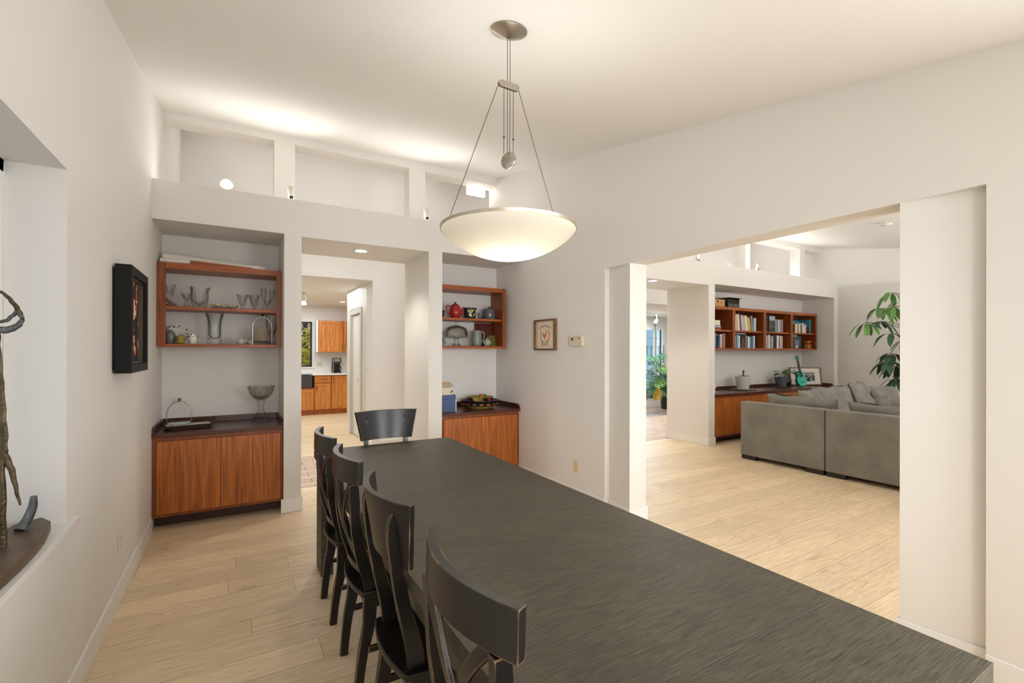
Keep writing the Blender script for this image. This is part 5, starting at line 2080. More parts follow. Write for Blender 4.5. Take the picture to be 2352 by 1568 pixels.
# recessed and hanging kitchen lights
t = thing('kitchen_track_light', (1.08, 9.5, 2.58), 'small white track spotlight at the top left of the kitchen view', 'spotlight')
m = MB()
m.lathe([(.03, -.001), (.03, -.012), (.0, -.012)], (1.08, 9.5, 2.585), 16)
m.tube([(1.08, 9.5, 2.573), (1.10, 9.5, 2.54), (1.12, 9.5, 2.50), (1.12, 9.5, 2.44)], .006, 8)
m.build('stem', STEEL, t)
m = MB()
m.lathe([(.03, .06), (.05, .0), (.048, -.001), (0, .02)], (1.085, 9.48, 2.375), 20)
m.build('lamp_housing', PLASW, t)
m = MB()
m.lathe([(0, -.006), (.047, -.006), (.047, -.012), (.03, -.02), (0, -.022)], (1.085, 9.48, 2.375), 20)
m.build('lamp_face', MATS['lamp_glow_strong'], t)
p_track = t

# trees and a board fence outside the kitchen window
LEAF = [plain('foliage_green', S(128, 150, 78), .8, var=.6, vscale=9, bump=.8, bscale=12),
        plain('foliage_yellow', S(214, 206, 84), .8, var=.4, vscale=9, bump=.8, bscale=12)]


def leafmass(name, c, R_, H_, mat, label, n=700):
    t = thing(name, (c[0], c[1], 0), label, 'tree')
    m = MB()
    m.tube([(c[0], c[1], 0), (c[0] + .05, c[1], H_ * .35), (c[0], c[1], H_ * .7)], [.12, .09, .04], 8)
    m.build('trunk', plain('bark', S(92, 74, 56), .9), t)
    m = MB()
    rnd = random.Random(len(label))
    for k in range(n):
        th, ph = rnd.uniform(0, 2 * PI), math.acos(rnd.uniform(-1, 1))
        rr = rnd.uniform(.45, 1) ** .5
        p = Vector((c[0] + R_ * rr * math.sin(ph) * math.cos(th), c[1] + R_ * rr * math.sin(ph) * math.sin(th), H_ * .58 + H_ * .5 * rr * math.cos(ph)))
        a = Vector((rnd.uniform(-1, 1), rnd.uniform(-1, 1), rnd.uniform(-1, .6))).normalized()
        b = a.orthogonal().normalized()
        s = rnd.uniform(.09, .17)
        m.add([p, p + a * s + b * s * .35, p + a * s * 2, p + a * s - b * s * .35], [(0, 1, 2, 3)])
    m.build('foliage', mat, t)
    return t


leafmass('green_tree', (1.9, 16.5), 1.5, 4.6, LEAF[0], 'dense green tree behind the black framed kitchen window', 1500)
leafmass('yellow_shrub', (1.95, 14.1), .5, 2.1, LEAF[1], 'sunlit yellow green shrub outside the kitchen window', 500)
leafmass('green_tree', (-1.2, 16.8), 1.1, 3.8, LEAF[0], 'green tree at the left outside the kitchen window', 700)
m = MB()
for k in range(26):
    m.box(-1 + k * .2, 15.0, 0, -.81 + k * .2, 15.03, 1.5)
m.box(-1, 15.031, .3, 4.2, 15.07, .4)
m.box(-1, 15.031, 1.15, 4.2, 15.07, 1.25)
solo(m, 'board_fence', wood('fence_wood', S(196, 150, 96), S(140, 100, 60), 2, .8), (1.6, 15.0, 0), 'tan board fence outside the kitchen window', 'fence')
m = MB()
m.box(-8, 12.26, -.12, 12, 26, -.02)
struct('ground', m, plain('lawn', S(170, 170, 90), .9, var=.3, vscale=2), 'grassy ground outside the kitchen window', 'ground')

# ------------------------------------------------------------------ living room bookcase contents
def bx(px):
    return at(px, 760, 1, 5.05).x


def bz(px, py):
    return at(px, py, 1, 5.05).z


BK = {}


def bmat(rgb):
    k = 'book_%d_%d_%d' % rgb
    return plain(k, S(*rgb), .5, var=.12, vscale=60)


PAGES = plain('book_pages', S(214, 206, 188), .8)


def book(x0, x1, h, z, rgb, lean, label, group, dep=.17, y=5.045):
    t = thing('book', ((x0 + x1) / 2, y, z), label, 'book', group)
    sh = Matrix.Identity(3)
    w_ = x1 - x0
    ang = math.atan2(lean, h)
    rot = Matrix.Rotation(ang, 3, 'Y')
    piv = Vector((x1 if ang > 0 else x0, 0, z))
    m = MB()
    m.box(x0, y, z, x0 + .003, y + dep, z + h, rot, piv)
    m.box(x1 - .003, y, z, x1, y + dep, z + h, rot, piv)
    m.box(x0 + .003, y, z, x1 - .003, y + .003, z + h, rot, piv)
    m.build('cover', bmat(rgb), t)
    m = MB()
    m.box(x0 + .003, y + .003, z + .004, x1 - .003, y + dep - .004, z + h - .004, rot, piv)
    m.build('page_block', PAGES, t)
    return t


ZU, ZL = 1.8695, ZB + .001
W_, BU, TE, YE, RD, GR, TA, MV, DK, NV = (224, 218, 208), (164, 184, 196), (66, 116, 138), (206, 178, 84), (150, 44, 48), (128, 126, 124), (206, 176, 138), (150, 108, 106), (34, 32, 34), (52, 72, 112)
CN = {W_: 'white', BU: 'pale blue', TE: 'teal', YE: 'yellow', RD: 'red', GR: 'grey', TA: 'tan', MV: 'mauve', DK: 'black', NV: 'navy'}
# (first spine px, last spine px, height in m, colour, lean in m), grouped by compartment
rows = [
    ('upper board of second bookcase bay', ZU, [
        (1685.2, 1687.2, .28, W_, -.00), (1688.8, 1690.6, .295, W_, -.02), (1691.5, 1694.8, .285, TA, -.03), (1695.4, 1699.1, .29, W_, -.035),
        (1699.4, 1702.3, .26, RD, -.03), (1703.7, 1709.6, .275, BU, -.05), (1709.8, 1713.4, .255, TA, -.045), (1713.8, 1717.6, .275, W_, -.05),
        (1718.6, 1721.4, .25, YE, -.05), (1721.7, 1724.3, .24, YE, -.045), (1725.4, 1729.4, .275, GR, -.03), (1730.3, 1736.1, .24, BU, 0)]),
    ('lower board of second bookcase bay', ZL, [
        (1687.0, 1689.6, .22, BU, 0), (1689.8, 1693.2, .235, TE, 0), (1693.4, 1697.0, .23, BU, 0), (1697.2, 1699.4, .22, W_, 0),
        (1712.0, 1714.6, .235, GR, 0), (1714.8, 1717.0, .20, NV, 0), (1717.2, 1720.0, .215, W_, 0), (1720.2, 1723.2, .20, BU, 0), (1723.4, 1725.6, .21, NV, 0),
        (1725.8, 1729.0, .215, TE, 0), (1729.4, 1733.6, .225, BU, 0)]),
    ('upper board of third bookcase bay', ZU, [
        (1780.8, 1783.2, .24, BU, 0), (1783.4, 1785.4, .25, DK, 0), (1785.6, 1787.8, .24, W_, 0), (1788.8, 1792.4, .235, BU, 0), (1793.2, 1798.0, .245, MV, 0)]),
    ('lower board of third bookcase bay', ZL, [
        (1759.2, 1761.4, .24, BU, 0), (1761.6, 1763.4, .245, MV, 0), (1763.6, 1764.8, .245, W_, 0), (1765.8, 1767.8, .26, W_, 0), (1768.0, 1772.9, .225, GR, 0),
        (1773.1, 1774.7, .23, W_, 0), (1775.0, 1782.2, .24, DK, 0), (1782.4, 1783.8, .225, TE, 0), (1784.0, 1788.2, .25, W_, 0), (1788.5, 1790.8, .20, RD, 0),
        (1791.0, 1793.0, .245, W_, 0), (1793.2, 1794.9, .235, GR, 0), (1795.1, 1796.8, .24, W_, 0)]),
    ('upper board of rightmost bookcase bay', ZU, [
        (1822.9, 1824.4, .17, DK, 0), (1825.0, 1827.8, .175, YE, 0), (1828.2, 1831.2, .175, W_, 0), (1832.0, 1834.4, .17, MV, 0), (1834.7, 1837.8, .19, W_, 0),
        (1839.6, 1842.2, .165, GR, 0), (1842.6, 1845.4, .20, W_, 0), (1845.8, 1848.2, .15, W_, 0), (1848.6, 1851.4, .18, TA, 0)]),
    ('lower board of leftmost bookcase bay', ZL, [
        (1648.0, 1651.8, .21, NV, .02), (1654.2, 1657.4, .235, W_, 0), (1659.0, 1665.2, .25, MV, 0)]),
]
ORD = ['first', 'second', 'third', 'fourth', 'fifth', 'sixth', 'seventh', 'eighth', 'ninth', 'tenth', 'eleventh', 'twelfth', 'thirteenth']
for place, z, lst in rows:
    for k, (a, b, h, colr, lean) in enumerate(lst):
        x0, x1 = bx(a), bx(b)
        book(x0 + .001, x1 - .001, h, z, colr, lean, '%s book, %s from left, %s' % (CN[colr], ORD[k], place), 'books standing in the bookcase: ' + place, dep=.15 + .01 * (k % 3))
m = MB()
x0, x1 = bx(1700.0), bx(1711.6)
m.prism([(x0, ZL), (x1, ZL), (x1 - .02, ZL + .03), ((x0 + x1) / 2 + .01, ZL + .19), ((x0 + x1) / 2 - .03, ZL + .19), (x0 + .01, ZL + .03)], 1, 5.04, 5.14)
solo(m, 'wooden_wedge', wood('dark_wedge', S(84, 62, 48), S(52, 38, 30), 2, .5), (8.0, 5.09, ZL), 'dark triangular wooden block between blue books in the second bay', 'block')
m = MB()
m.box(7.57, 5.06, ZL + .2505 - .0, 7.93, 5.21, ZL + .2665)
solo(m, 'flat_folder', bmat(BU), (7.75, 5.13, ZL + .25), 'pale folder lying flat on top of the blue books in the second bay', 'folder')
# left bay: horizontal stack and uprights
z = ZU
for k, (h, w2, rgb, nm) in enumerate([(.022, .19, (172, 74, 50), 'brick red'), (.020, .17, DK, 'black'), (.016, .175, W_, 'white'), (.018, .165, GR, 'grey')]):
    t = thing('book', (7.22, 5.12, z), '%s book in the flat stack of the left bookcase bay, %s from bottom' % (nm, ORD[k]), 'book', 'books lying flat in the left bookcase bay')
    m = MB()
    xr_ = bx(1656.5) + .0 - k * .004
    m.box(xr_ - .26, 5.05, z, xr_, 5.05 + w2, z + .003)
    m.box(xr_ - .26, 5.05, z + h - .003, xr_, 5.05 + w2, z + h)
    m.box(xr_ - .26, 5.05, z + .003, xr_, 5.053, z + h - .003)
    m.build('cover', bmat(rgb), t)
    m = MB()
    m.box(xr_ - .256, 5.053, z + .003, xr_ - .004, 5.05 + w2 - .004, z + h - .003)
    m.build('page_block', PAGES, t)
    z += h + .0006
for k in range(5):
    x1_ = bx(1655.5) - k * .048
    m = MB()
    m.box(x1_ - .044, 5.06, z, x1_, 5.16, z + .088)
    solo(m, 'small_book', bmat((232, 226, 200)), (x1_ - .02, 5.1, z), 'small cream book standing on the flat stack, ' + ORD[k] + ' from the right', 'book', 'small cream books on the flat stack in the left bay', bevel=.004)
x1_ = bx(1645.2)
m = MB()
m.box(x1_ - .03, 5.24, ZU, x1_, 5.33, ZU + .31)
solo(m, 'grey_binder', bmat(GR), (x1_, 5.28, ZU), 'tall grey binder at the back of the left bookcase bay', 'binder')
m = MB()
m.box(bx(1641), 5.06, ZL, bx(1646.5), 5.2, ZL + .26)
solo(m, 'grey_binder', bmat((112, 112, 104)), (7.2, 5.1, ZL), 'grey green binder at the left end of the lower left bay', 'binder')
# third bay upper: tall black binder and picture book
m = MB()
m.box(bx(1757.5), 5.06, ZU, bx(1765), 5.28, ZU + .31)
solo(m, 'black_binder', bmat(DK), (8.6, 5.15, ZU), 'tall black binder at the left of the third bookcase bay', 'binder')
t = thing('picture_book', (8.82, 5.08, ZU), 'dark photo-covered book facing forward in the third bookcase bay', 'book')
m = MB()
x0, x1 = bx(1766.5), bx(1780.2)
rot = Matrix.Rotation(-.06, 3, 'Y')
m.box(x0, 5.05, ZU + .001, x1, 5.07, ZU + .30)
m.build('cover', plain('photo_cover', S(62, 58, 50), .4, var=.7, vscale=14), t)
m = MB()
m.box(x0 + .004, 5.0475, ZU + .215, x1 - .004, 5.0495, ZU + .295)
m.build('cover_sky', bmat((152, 172, 186)), t)
m = MB()
m.box(x0 + .004, 5.0475, ZU + .09, x1 - .004, 5.0495, ZU + .10)
m.build('cover_band', bmat((150, 120, 70)), t)
# right bay: teal binder, pale bowl, black box, green book, log toy
m = MB()
m.box(bx(1838), 5.27, ZU, bx(1862), 5.33, ZU + .27)
m.box(bx(1862) - .0, 5.07, ZU, bx(1864.8), 5.33, ZU + .275)
solo(m, 'teal_album', bmat((58, 138, 158)), (10.0, 5.2, ZU), 'large teal album at the right of the upper right bookcase bay', 'album')
c = (bx(1829), 5.21, ZU + .195)
m = MB()
m.box(bx(1821.5), 5.22, ZU, bx(1836), 5.30, ZU + .29)
solo(m, 'pale_box', bmat((160, 182, 178)), (9.5, 5.25, ZU), 'pale grey green box standing behind the books in the right bay', 'box', bevel=.01)
t = thing('black_box', (bx(1858), 5.10, ZU), 'small black box with red mark before the teal album', 'box')
m = MB()
m.box(bx(1855.5), 5.06, ZU, bx(1860.2), 5.13, ZU + .11)
m.build('box_body', bmat((44, 40, 40)), t)
m = MB()
m.box(bx(1856.6), 5.058, ZU + .055, bx(1859), 5.0598, ZU + .08)
m.build('red_mark', bmat(RD), t)
t = thing('picture_book', (9.6, 5.08, ZL), 'dark green book with purple cover leaning in the lower right bookcase bay', 'book')
x0, x1 = bx(1823.5), bx(1841)
m = MB()
m.box(x0, 5.055, ZL + .001, x1, 5.075, ZL + .235, Matrix.Rotation(-.04, 3, 'Y'), (x0, 5.06, ZL))
m.build('cover', bmat((34, 70, 66)), t)
m = MB()
m.box(x0 + .04, 5.052, ZL + .06, x1 - .09, 5.0545, ZL + .17)
m.build('cover_picture', bmat((122, 108, 150)), t)
m = MB()
m.box(x0 + .07, 5.0515, ZL + .015, x1 - .12, 5.0518, ZL + .055)
m.build('cover_label', bmat(W_), t)
m = MB()
m.box(bx(1821.5), 5.1, ZL, bx(1836.5), 5.26, ZL + .270)
solo(m, 'pale_folder', bmat((176, 196, 194)), (9.5, 5.2, ZL), 'pale folder box behind the green book in the lower right bay', 'folder')
c = Vector((bx(1859.8), 5.09, ZL))
LOG = wood('toy_wood', S(216, 150, 86), S(150, 84, 42), 0, .5)
t = thing('wooden_toy_well', c, 'little wooden block tower in the lower right bookcase bay', 'toy')
m = MB()
for k in range(6):
    if k % 2 == 0:
        m.box(c.x - .05, c.y - .04, c.z + k * .014 + .001, c.x + .05, c.y - .026, c.z + k * .014 + .0145)
        m.box(c.x - .05, c.y + .026, c.z + k * .014 + .001, c.x + .05, c.y + .04, c.z + k * .014 + .0145)
    else:
        m.box(c.x - .045, c.y - .04, c.z + k * .014 + .001, c.x - .031, c.y + .04, c.z + k * .014 + .0145)
        m.box(c.x + .031, c.y - .04, c.z + k * .014 + .001, c.x + .045, c.y + .04, c.z + k * .014 + .0145)
m.build('log_wall', LOG, t)
for s in (-1, 1):
    m = MB()
    m.box(c.x + s * .038 - .007, c.y - .006, c.z + .085, c.x + s * .038 + .007, c.y + .006, c.z + .135)
    m.build('post', LOG, t)
m = MB()
m.prism([(c.x - .055, c.z + .1355), (c.x + .055, c.z + .1355), (c.x + .04, c.z + .155), (c.x - .04, c.z + .155)], 1, c.y - .04, c.y + .04)
m.build('roof', LOG, t)

# on top of the bookcase
t = thing('wooden_crate', (7.33, 5.15, SZ1), 'pale wooden box with a round finger hole on top of the bookcase', 'box')
x0, x1 = 7.02, bx(1663.5)
m = MB()
m.box(x0, 5.04, SZ1 + .001, x1, 5.055, SZ1 + .125)
m.box(x0, 5.235, SZ1 + .001, x1, 5.25, SZ1 + .125)
m.box(x1 - .015, 5.055, SZ1 + .001, x1, 5.235, SZ1 + .125)
m.box(x0, 5.055, SZ1 + .001, x0 + .015, 5.235, SZ1 + .125)
m.build('crate_body', wood('pine_crate', S(212, 164, 106), S(176, 126, 76), 0, .5), t)
m = MB()
m.lathe([(0, 0), (.019, 0), (.019, .002), (0, .002)], (bx(1647), 5.0385, SZ1 + .09), 18, Matrix.Rotation(PI / 2, 3, 'X'))
m.build('finger_hole', bmat((44, 30, 22)), t)
t = thing('letter_box', (7.6, 5.2, SZ1), 'black box of stacked letter trays on top of the bookcase', 'box')
x0, x1 = bx(1673.5), bx(1699.5)
bk = plain('worn_black_box', S(40, 36, 34), .4)
m = MB()
m.box(x0 - .02, 5.03, SZ1 + .165, x1 + .02, 5.32, SZ1 + .175)
m.box(x0, 5.06, SZ1 + .001, x0 + .012, 5.31, SZ1 + .165)
m.box(x1 - .012, 5.06, SZ1 + .001, x1, 5.31, SZ1 + .165)
m.box(x0 + .012, 5.30, SZ1 + .001, x1 - .012, 5.31, SZ1 + .165)
m.box(x0 + .012, 5.07, SZ1 + .001, x1 - .012, 5.30, SZ1 + .01)
m.build('box_body', bk, t, bevel=.001)
m = MB()
m.box(x0 + .013, 5.062, SZ1 + .012, x1 - .013, 5.08, SZ1 + .075)
d = m.build('drawer', plain('brown_drawer', S(86, 70, 60), .45), t)
m = MB()
m.box((x0 + x1) / 2 - .02, 5.056, SZ1 + .05, (x0 + x1) / 2 + .02, 5.0615, SZ1 + .058)
m.build('pull', bk, d)
for k, z in enumerate((.09, .125)):
    m = MB()
    m.box(x0 + .013, 5.065, SZ1 + z, x1 - .013, 5.29, SZ1 + z + .012)
    m.build('tray', plain('grey_tray', S(96, 90, 84), .4), t)

# ------------------------------------------------------------------ on the living room counter
c = (6.86, 5.02, CT)
m = MB()
m.lathe([(.10, 0), (.105, .01), (.105, .03), (.085, .05), (.11, .08), (.105, .14), (.07, .19), (.02, .205), (0, .205)], c, 32)
solo(m, 'white_ceramic_piece', plain('white_gloss', S(226, 224, 220), .2), c, 'rounded white object at the left end of the living room counter', 'ornament')  # ceramic piece only, gives no light
c = (7.885, 5.08, CT)
m = MB()
m.lathe([(.18, .0), (.222, .008), (.224, .013), (.18, .011), (0, .011)], c, 48)
solo(m, 'plant_saucer', plain('brown_grey_saucer', S(112, 96, 92), .4), c, 'wide brown grey saucer under the white plant pot', 'saucer')
cz_ = CT + .0165
c = (7.885, 5.08, cz_)
t = thing('white_plant_pot', c, 'white tapered plant pot with bare soil and a cut stem', 'pot')
m = MB()
m.lathe([(.096, 0), (.100, .012), (.134, .225), (.134, .235), (.126, .235), (.12, .2), (0, .2)], c, 40)
m.build('pot_body', plain('pot_white', S(206, 206, 200), .35), t)
m = MB()
m.lathe([(0, .222), (.08, .224), (.121, .21), (.119, .203), (0, .203)], c, 28, wob=lambda a, h: .05 * math.sin(7 * a))
for k in range(14):
    a = k * 2.4
    m.lathe([(0, -.012), (.014, 0), (0, .012)], (c[0] + .09 * math.cos(a) * ((k % 3) / 3 + .35), c[1] + .09 * math.sin(a) * ((k % 3) / 3 + .35), c[2] + .23), 6)
m.build('soil', plain('dark_soil', S(58, 46, 40), .9), t)
m = MB()
m.tube([Vector(c) + Vector((.01, 0, .22)), Vector(c) + Vector((.012, 0, .27)), Vector(c) + Vector((.022, 0, .335))], [.014, .012, .015], 8)
m.build('cut_stem', plain('stem_brown', S(72, 60, 52), .8), t)
c = (9.18, 5.12, CT)
t = thing('grey_plant_pot', c, 'blue grey plant pot with a small leafy plant beside the ukulele', 'pot plant')
m = MB()
m.lathe([(.074, 0), (.080, .006), (.082, .026), (.088, .030), (.126, .185), (.13, .195), (.12, .195), (.112, .17), (0, .17)], c, 40)
m.build('pot_body', plain('pot_slate', S(88, 96, 106), .4), t)
LG1 = plain('plant_leaf', S(66, 104, 56), .4, var=.25, vscale=14)


def leaf(mb, base, dirv, L, W, droop=.3, n=5, up=Vector((0, 0, 1)), shape='ovate'):
    d = Vector(dirv).normalized()
    s = d.cross(up)
    if s.length < .01:
        s = Vector((1, 0, 0))
    s.normalize()
    nrm = s.cross(d).normalized()
    vs = []
    for k in range(n + 1):
        u = k / n
        wv = math.sin(PI * (u ** (.8 if shape == 'ovate' else 1.45))) ** (.8 if shape == 'ovate' else .55) * W / 2 if 0 < u < 1 else .002
        p = Vector(base) + d * L * u - Vector((0, 0, 1)) * droop * L * u * u
        vs += [p - s * wv + nrm * wv * .22, p, p + s * wv + nrm * wv * .22]
    fs = []
    for k in range(n):
        a = k * 3
        fs += [(a, a + 1, a + 4, a + 3), (a + 1, a + 2, a + 5, a + 4)]
    mb.add(vs, fs, True)


m = MB()
rnd = random.Random(3)
for k in range(16):
    a = k * 2.39
    base = Vector(c) + Vector((.05 * math.cos(a), .05 * math.sin(a), .19))
    tip = base + Vector((.17 * math.cos(a) + .10, .09 * math.sin(a) - .08, .06 + .10 * rnd.random()))
    m.tube([base, (base + tip) / 2 + Vector((0, 0, .05)), tip], .003, 5)
m.build('stems', plain('stem_green', S(96, 110, 70), .6), t)
rnd = random.Random(3)
m = MB()
for k in range(16):
    a = k * 2.39
    base = Vector(c) + Vector((.05 * math.cos(a), .05 * math.sin(a), .19))
    tip = base + Vector((.17 * math.cos(a) + .10, .09 * math.sin(a) - .08, .06 + .10 * rnd.random()))
    leaf(m, tip, (math.cos(a) + .4, math.sin(a) - .3, .1), .13, .07, .6)
m.build('foliage', LG1, t)

# teal ukulele leaning in the corner
base = Vector((9.56, 4.93, CT + .014))
TEAL = plain('teal_lacquer', S(74, 190, 170), .25)
TEAD = plain('teal_side', S(36, 122, 112), .3)
t = thing('ukulele', base, 'teal ukulele leaning against the niche wall beside the grey pot', 'ukulele')
fz = Matrix.Rotation(-.35, 3, 'Z')
RT = fz @ Matrix.Rotation(-.24, 3, 'X') @ Matrix.Rotation(-.02, 3, 'Y')
def U(x, y, z):
    return base + RT @ Vector((x, y, z))
out_ = []
for k in range(40):
    a = 2 * PI * k / 40
    zz = .15 - .15 * math.cos(a)
    wdt = (.098 if zz < .13 else .076)
    pf = abs(math.sin(a)) ** .75
    waist = 1 - .22 * math.exp(-((zz - .185) / .045) ** 2)
    wd_ = (.122 + (.092 - .122) * (zz / .30)) * pf * waist
    out_.append((wd_ * (1 if math.sin(a) >= 0 else -1), zz))
m = MB()
n = len(out_)
vs = [U(a, -.03, b) for a, b in out_] + [U(a, .03, b) for a, b in out_]
m.add(vs, [list(range(n))[::-1]], False)
m.cur = 1
m.add(vs, [list(range(n, 2 * n))] + [(k, (k + 1) % n, n + (k + 1) % n, n + k) for k in range(n)], False)
m.build('body', [TEAL, TEAD], t)
m = MB()
vs = [U(x, y, z) for y in (-.036, -.014) for x, z in ((-.022, .23), (.022, .23), (.018, .50), (-.018, .50))]
m.add(vs, [(0, 1, 2, 3), (7, 6, 5, 4), (0, 4, 5, 1), (1, 5, 6, 2), (2, 6, 7, 3), (3, 7, 4, 0)])
m.build('neck', plain('fretboard', S(74, 62, 54), .5), t)
m = MB()
vs = [U(x, y, z) for y in (-.028, -.014) for x, z in ((-.018, .5005), (.018, .5005), (.034, .54), (.030, .60), (.0, .615), (-.030, .60), (-.034, .54))]
m.add(vs, [list(range(7))[::-1], list(range(7, 14))] + [(k, (k + 1) % 7, 7 + (k + 1) % 7, 7 + k) for k in range(7)])
h_ = m.build('headstock', TEAD, t)
for s in (-1, 1):
    for z in (.545, .585):
        m = MB()
        m.tube([U(s * .034, -.021, z), U(s * .048, -.021, z)], .006, 8)
        m.build('tuning_peg', CHROME, h_)
m = MB()
nr = (RT @ Vector((0, -1, 0))).to_track_quat('Z', 'Y').to_matrix()
m.lathe([(0, .001), (.024, .001), (.024, 0), (0, 0)], U(0, -.0305, .20), 20, nr)
m.build('sound_hole', bmat(DK), t)
m = MB()
vs = [U(x, y, z) for y in (-.037, -.0305) for x, z in ((-.032, .075), (.032, .075), (.032, .087), (-.032, .087))]
m.add(vs, [(0, 1, 2, 3), (7, 6, 5, 4), (0, 4, 5, 1), (1, 5, 6, 2), (2, 6, 7, 3), (3, 7, 4, 0)])
m.build('bridge', bmat((50, 40, 36)), t)

# leaning framed photograph
fb = Vector((9.99, 5.07, CT + .010))
t = thing('leaning_photo_frame', fb, 'brown framed black and white photograph leaning behind the ukulele', 'picture')
rot = Matrix.Rotation(-.42, 3, 'Z') @ Matrix.Rotation(-.15, 3, 'X')
fw2, fh = .345, .365


def FB(m, x0, y0, z0, x1, y1, z1):
    vs = [fb + rot @ Vector((x, y, z)) for z in (z0, z1) for y in (y0, y1) for x in (x0, x1)]
    m.add(vs, [(0, 2, 3, 1), (4, 5, 7, 6), (0, 1, 5, 4), (2, 6, 7, 3), (0, 4, 6, 2), (1, 3, 7, 5)], False)


m = MB()
for b in ((-fw2, 0, fw2, .022), (-fw2, fh - .022, fw2, fh), (-fw2, .022, -fw2 + .022, fh - .022), (fw2 - .022, .022, fw2, fh - .022)):
    FB(m, b[0], -.012, b[1], b[2], .012, b[3])
m.build('frame', wood('oak_frame', S(152, 110, 66), S(104, 70, 40), 0, .4), t)
m = MB()
FB(m, -fw2 + .022, -.004, .022, fw2 - .022, .010, fh - .022)
m.build('mat_board', PAPER, t)
ph, nt, b = new_mat('grey_photo')
tc = N(nt, 'ShaderNodeTexCoord')
v = N(nt, 'ShaderNodeTexNoise'); v.inputs['Scale'].default_value = 9; v.inputs['Detail'].default_value = 5; v.inputs['Distortion'].default_value = 1.5
nt.links.new(tc.outputs['Object'], v.inputs['Vector'])
r = N(nt, 'ShaderNodeValToRGB')
r.color_ramp.elements[0].position = .42; r.color_ramp.elements[0].color = (.01, .01, .01, 1)
r.color_ramp.elements[1].position = .62; r.color_ramp.elements[1].color = (.55, .54, .52, 1)
nt.links.new(v.outputs['Fac'], r.inputs[0]); nt.links.new(r.outputs[0], b.inputs['Base Color'])
m = MB()
FB(m, -.2, -.0055, .075, .2, -.0042, .20)
m.build('photograph', ph, t)
m = MB()
FB(m, -.2, -.0055, .2005, .2, -.0042, .265)
m.build('photograph_sky', bmat((140, 138, 136)), t)

# ------------------------------------------------------------------ sectional sofa
def sofa_section(x0, y0, x1, y1, back, label):
    """back: side that carries the backrest ('-x', '+y', '+x')."""
    t = thing('sofa_section', ((x0 + x1) / 2, (y0 + y1) / 2, 0), label, 'sofa', 'sections of the grey brown sectional sofa')
    bt = .17
    a = {'-x': (x0, y0, x0 + bt, y1), '+y': (x0, y1 - bt, x1, y1), '+x': (x1 - bt, y0, x1, y1)}[back]
    m = MB()
    m.box(a[0], a[1], .055, a[2], a[3], .80)
    m.build('backrest', SOFA, t, bevel=.018, seg=3)
    s = {'-x': (x0 + bt + .001, y0, x1, y1), '+y': (x0, y0, x1, y1 - bt - .001), '+x': (x0, y0, x1 - bt - .001, y1)}[back]
    m = MB()
    m.box(s[0], s[1], .055, s[2], s[3], .32)
    m.build('seat_base', SOFA, t, bevel=.015)
    m = MB()
    m.box(s[0] + .004, s[1] + .004, .3205, s[2], s[3] - .004, .47)
    m.build('seat_cushion', SOFA, t, bevel=.04, seg=3)
    for (lx, ly) in ((x0 + .02, y0 + .01), (x0 + .02, y1 - .21), (x1 - .09, y0 + .01), (x1 - .09, y1 - .21)):
        m = MB()
        m.box(lx, ly, 0, lx + .07, ly + .20, .0545)
        m.build('leg', plain('black_leg', S(34, 32, 30), .5), t)
    return t


sofa_section(6.12, 2.905, 7.08, 3.98, '-x', 'corner section of the grey brown sofa, its back nearest the opening')
sofa_section(6.12, 1.75, 7.08, 2.895, '-x', 'grey brown sofa section right of the dark seam, partly hidden by the wall')
sofa_section(6.12, .5, 7.08, 1.74, '-x', 'grey brown sofa section hidden behind the near wall pier')
sofa_section(7.09, 2.95, 8.40, 3.98, '+y', 'grey brown sofa section backed toward the bookcase niche')
sofa_section(8.41, 2.95, 9.60, 3.98, '+y', 'grey brown end section of the sofa farthest along the niche')


def pillow(name, c, w_, h_, th, rz, tiltx, label, seedv, mat=SOFA):
    """Soft cushion standing on its lower edge, centre c; rz turns, tiltx leans it back."""
    m = MB()
    n = 18
    vs = []
    rot = Matrix.Rotation(rz, 3, 'Z') @ Matrix.Rotation(tiltx, 3, 'X')
    for side in (1, -1):
        for j in range(n + 1):
            for i in range(n + 1):
                u, v_ = -1 + 2 * i / n, -1 + 2 * j / n
                e = max(0, (1 - abs(u) ** 3.2)) ** .5 * max(0, (1 - abs(v_) ** 3.2)) ** .5
                pin = 1 - .07 * (1 - abs(u)) * abs(v_) ** 2
                pin2 = 1 - .09 * (1 - abs(v_)) * abs(u) ** 2
                q = Vector((u * w_ / 2 * pin2, side * th / 2 * e, v_ * h_ / 2 * pin))
                nz = noise.noise(Vector((u * 2.2 + seedv, v_ * 2.2, seedv * 1.7))) * .035 + noise.noise(Vector((u * 6 + seedv, v_ * 2.5 + u * 3, side))) * .014
                q.y += nz * e
                q.z += noise.noise(Vector((u * 2 + seedv * 3, 3, side * .1))) * .05 * (v_ + 1) / 2
                vs.append(Vector(c) + rot @ q)
    fs = []
    k = (n + 1) ** 2
    for j in range(n):
        for i in range(n):
            a = j * (n + 1) + i
            fs.append((a, a + 1, a + n + 2, a + n + 1))
            fs.append((k + a, k + a + n + 1, k + a + n + 2, k + a + 1))
    m.add(vs, fs, True)
    return solo(m, name, mat, (c[0], c[1], c[2] - h_ / 2), label, 'cushion', 'loose back cushions of the grey brown sofa')


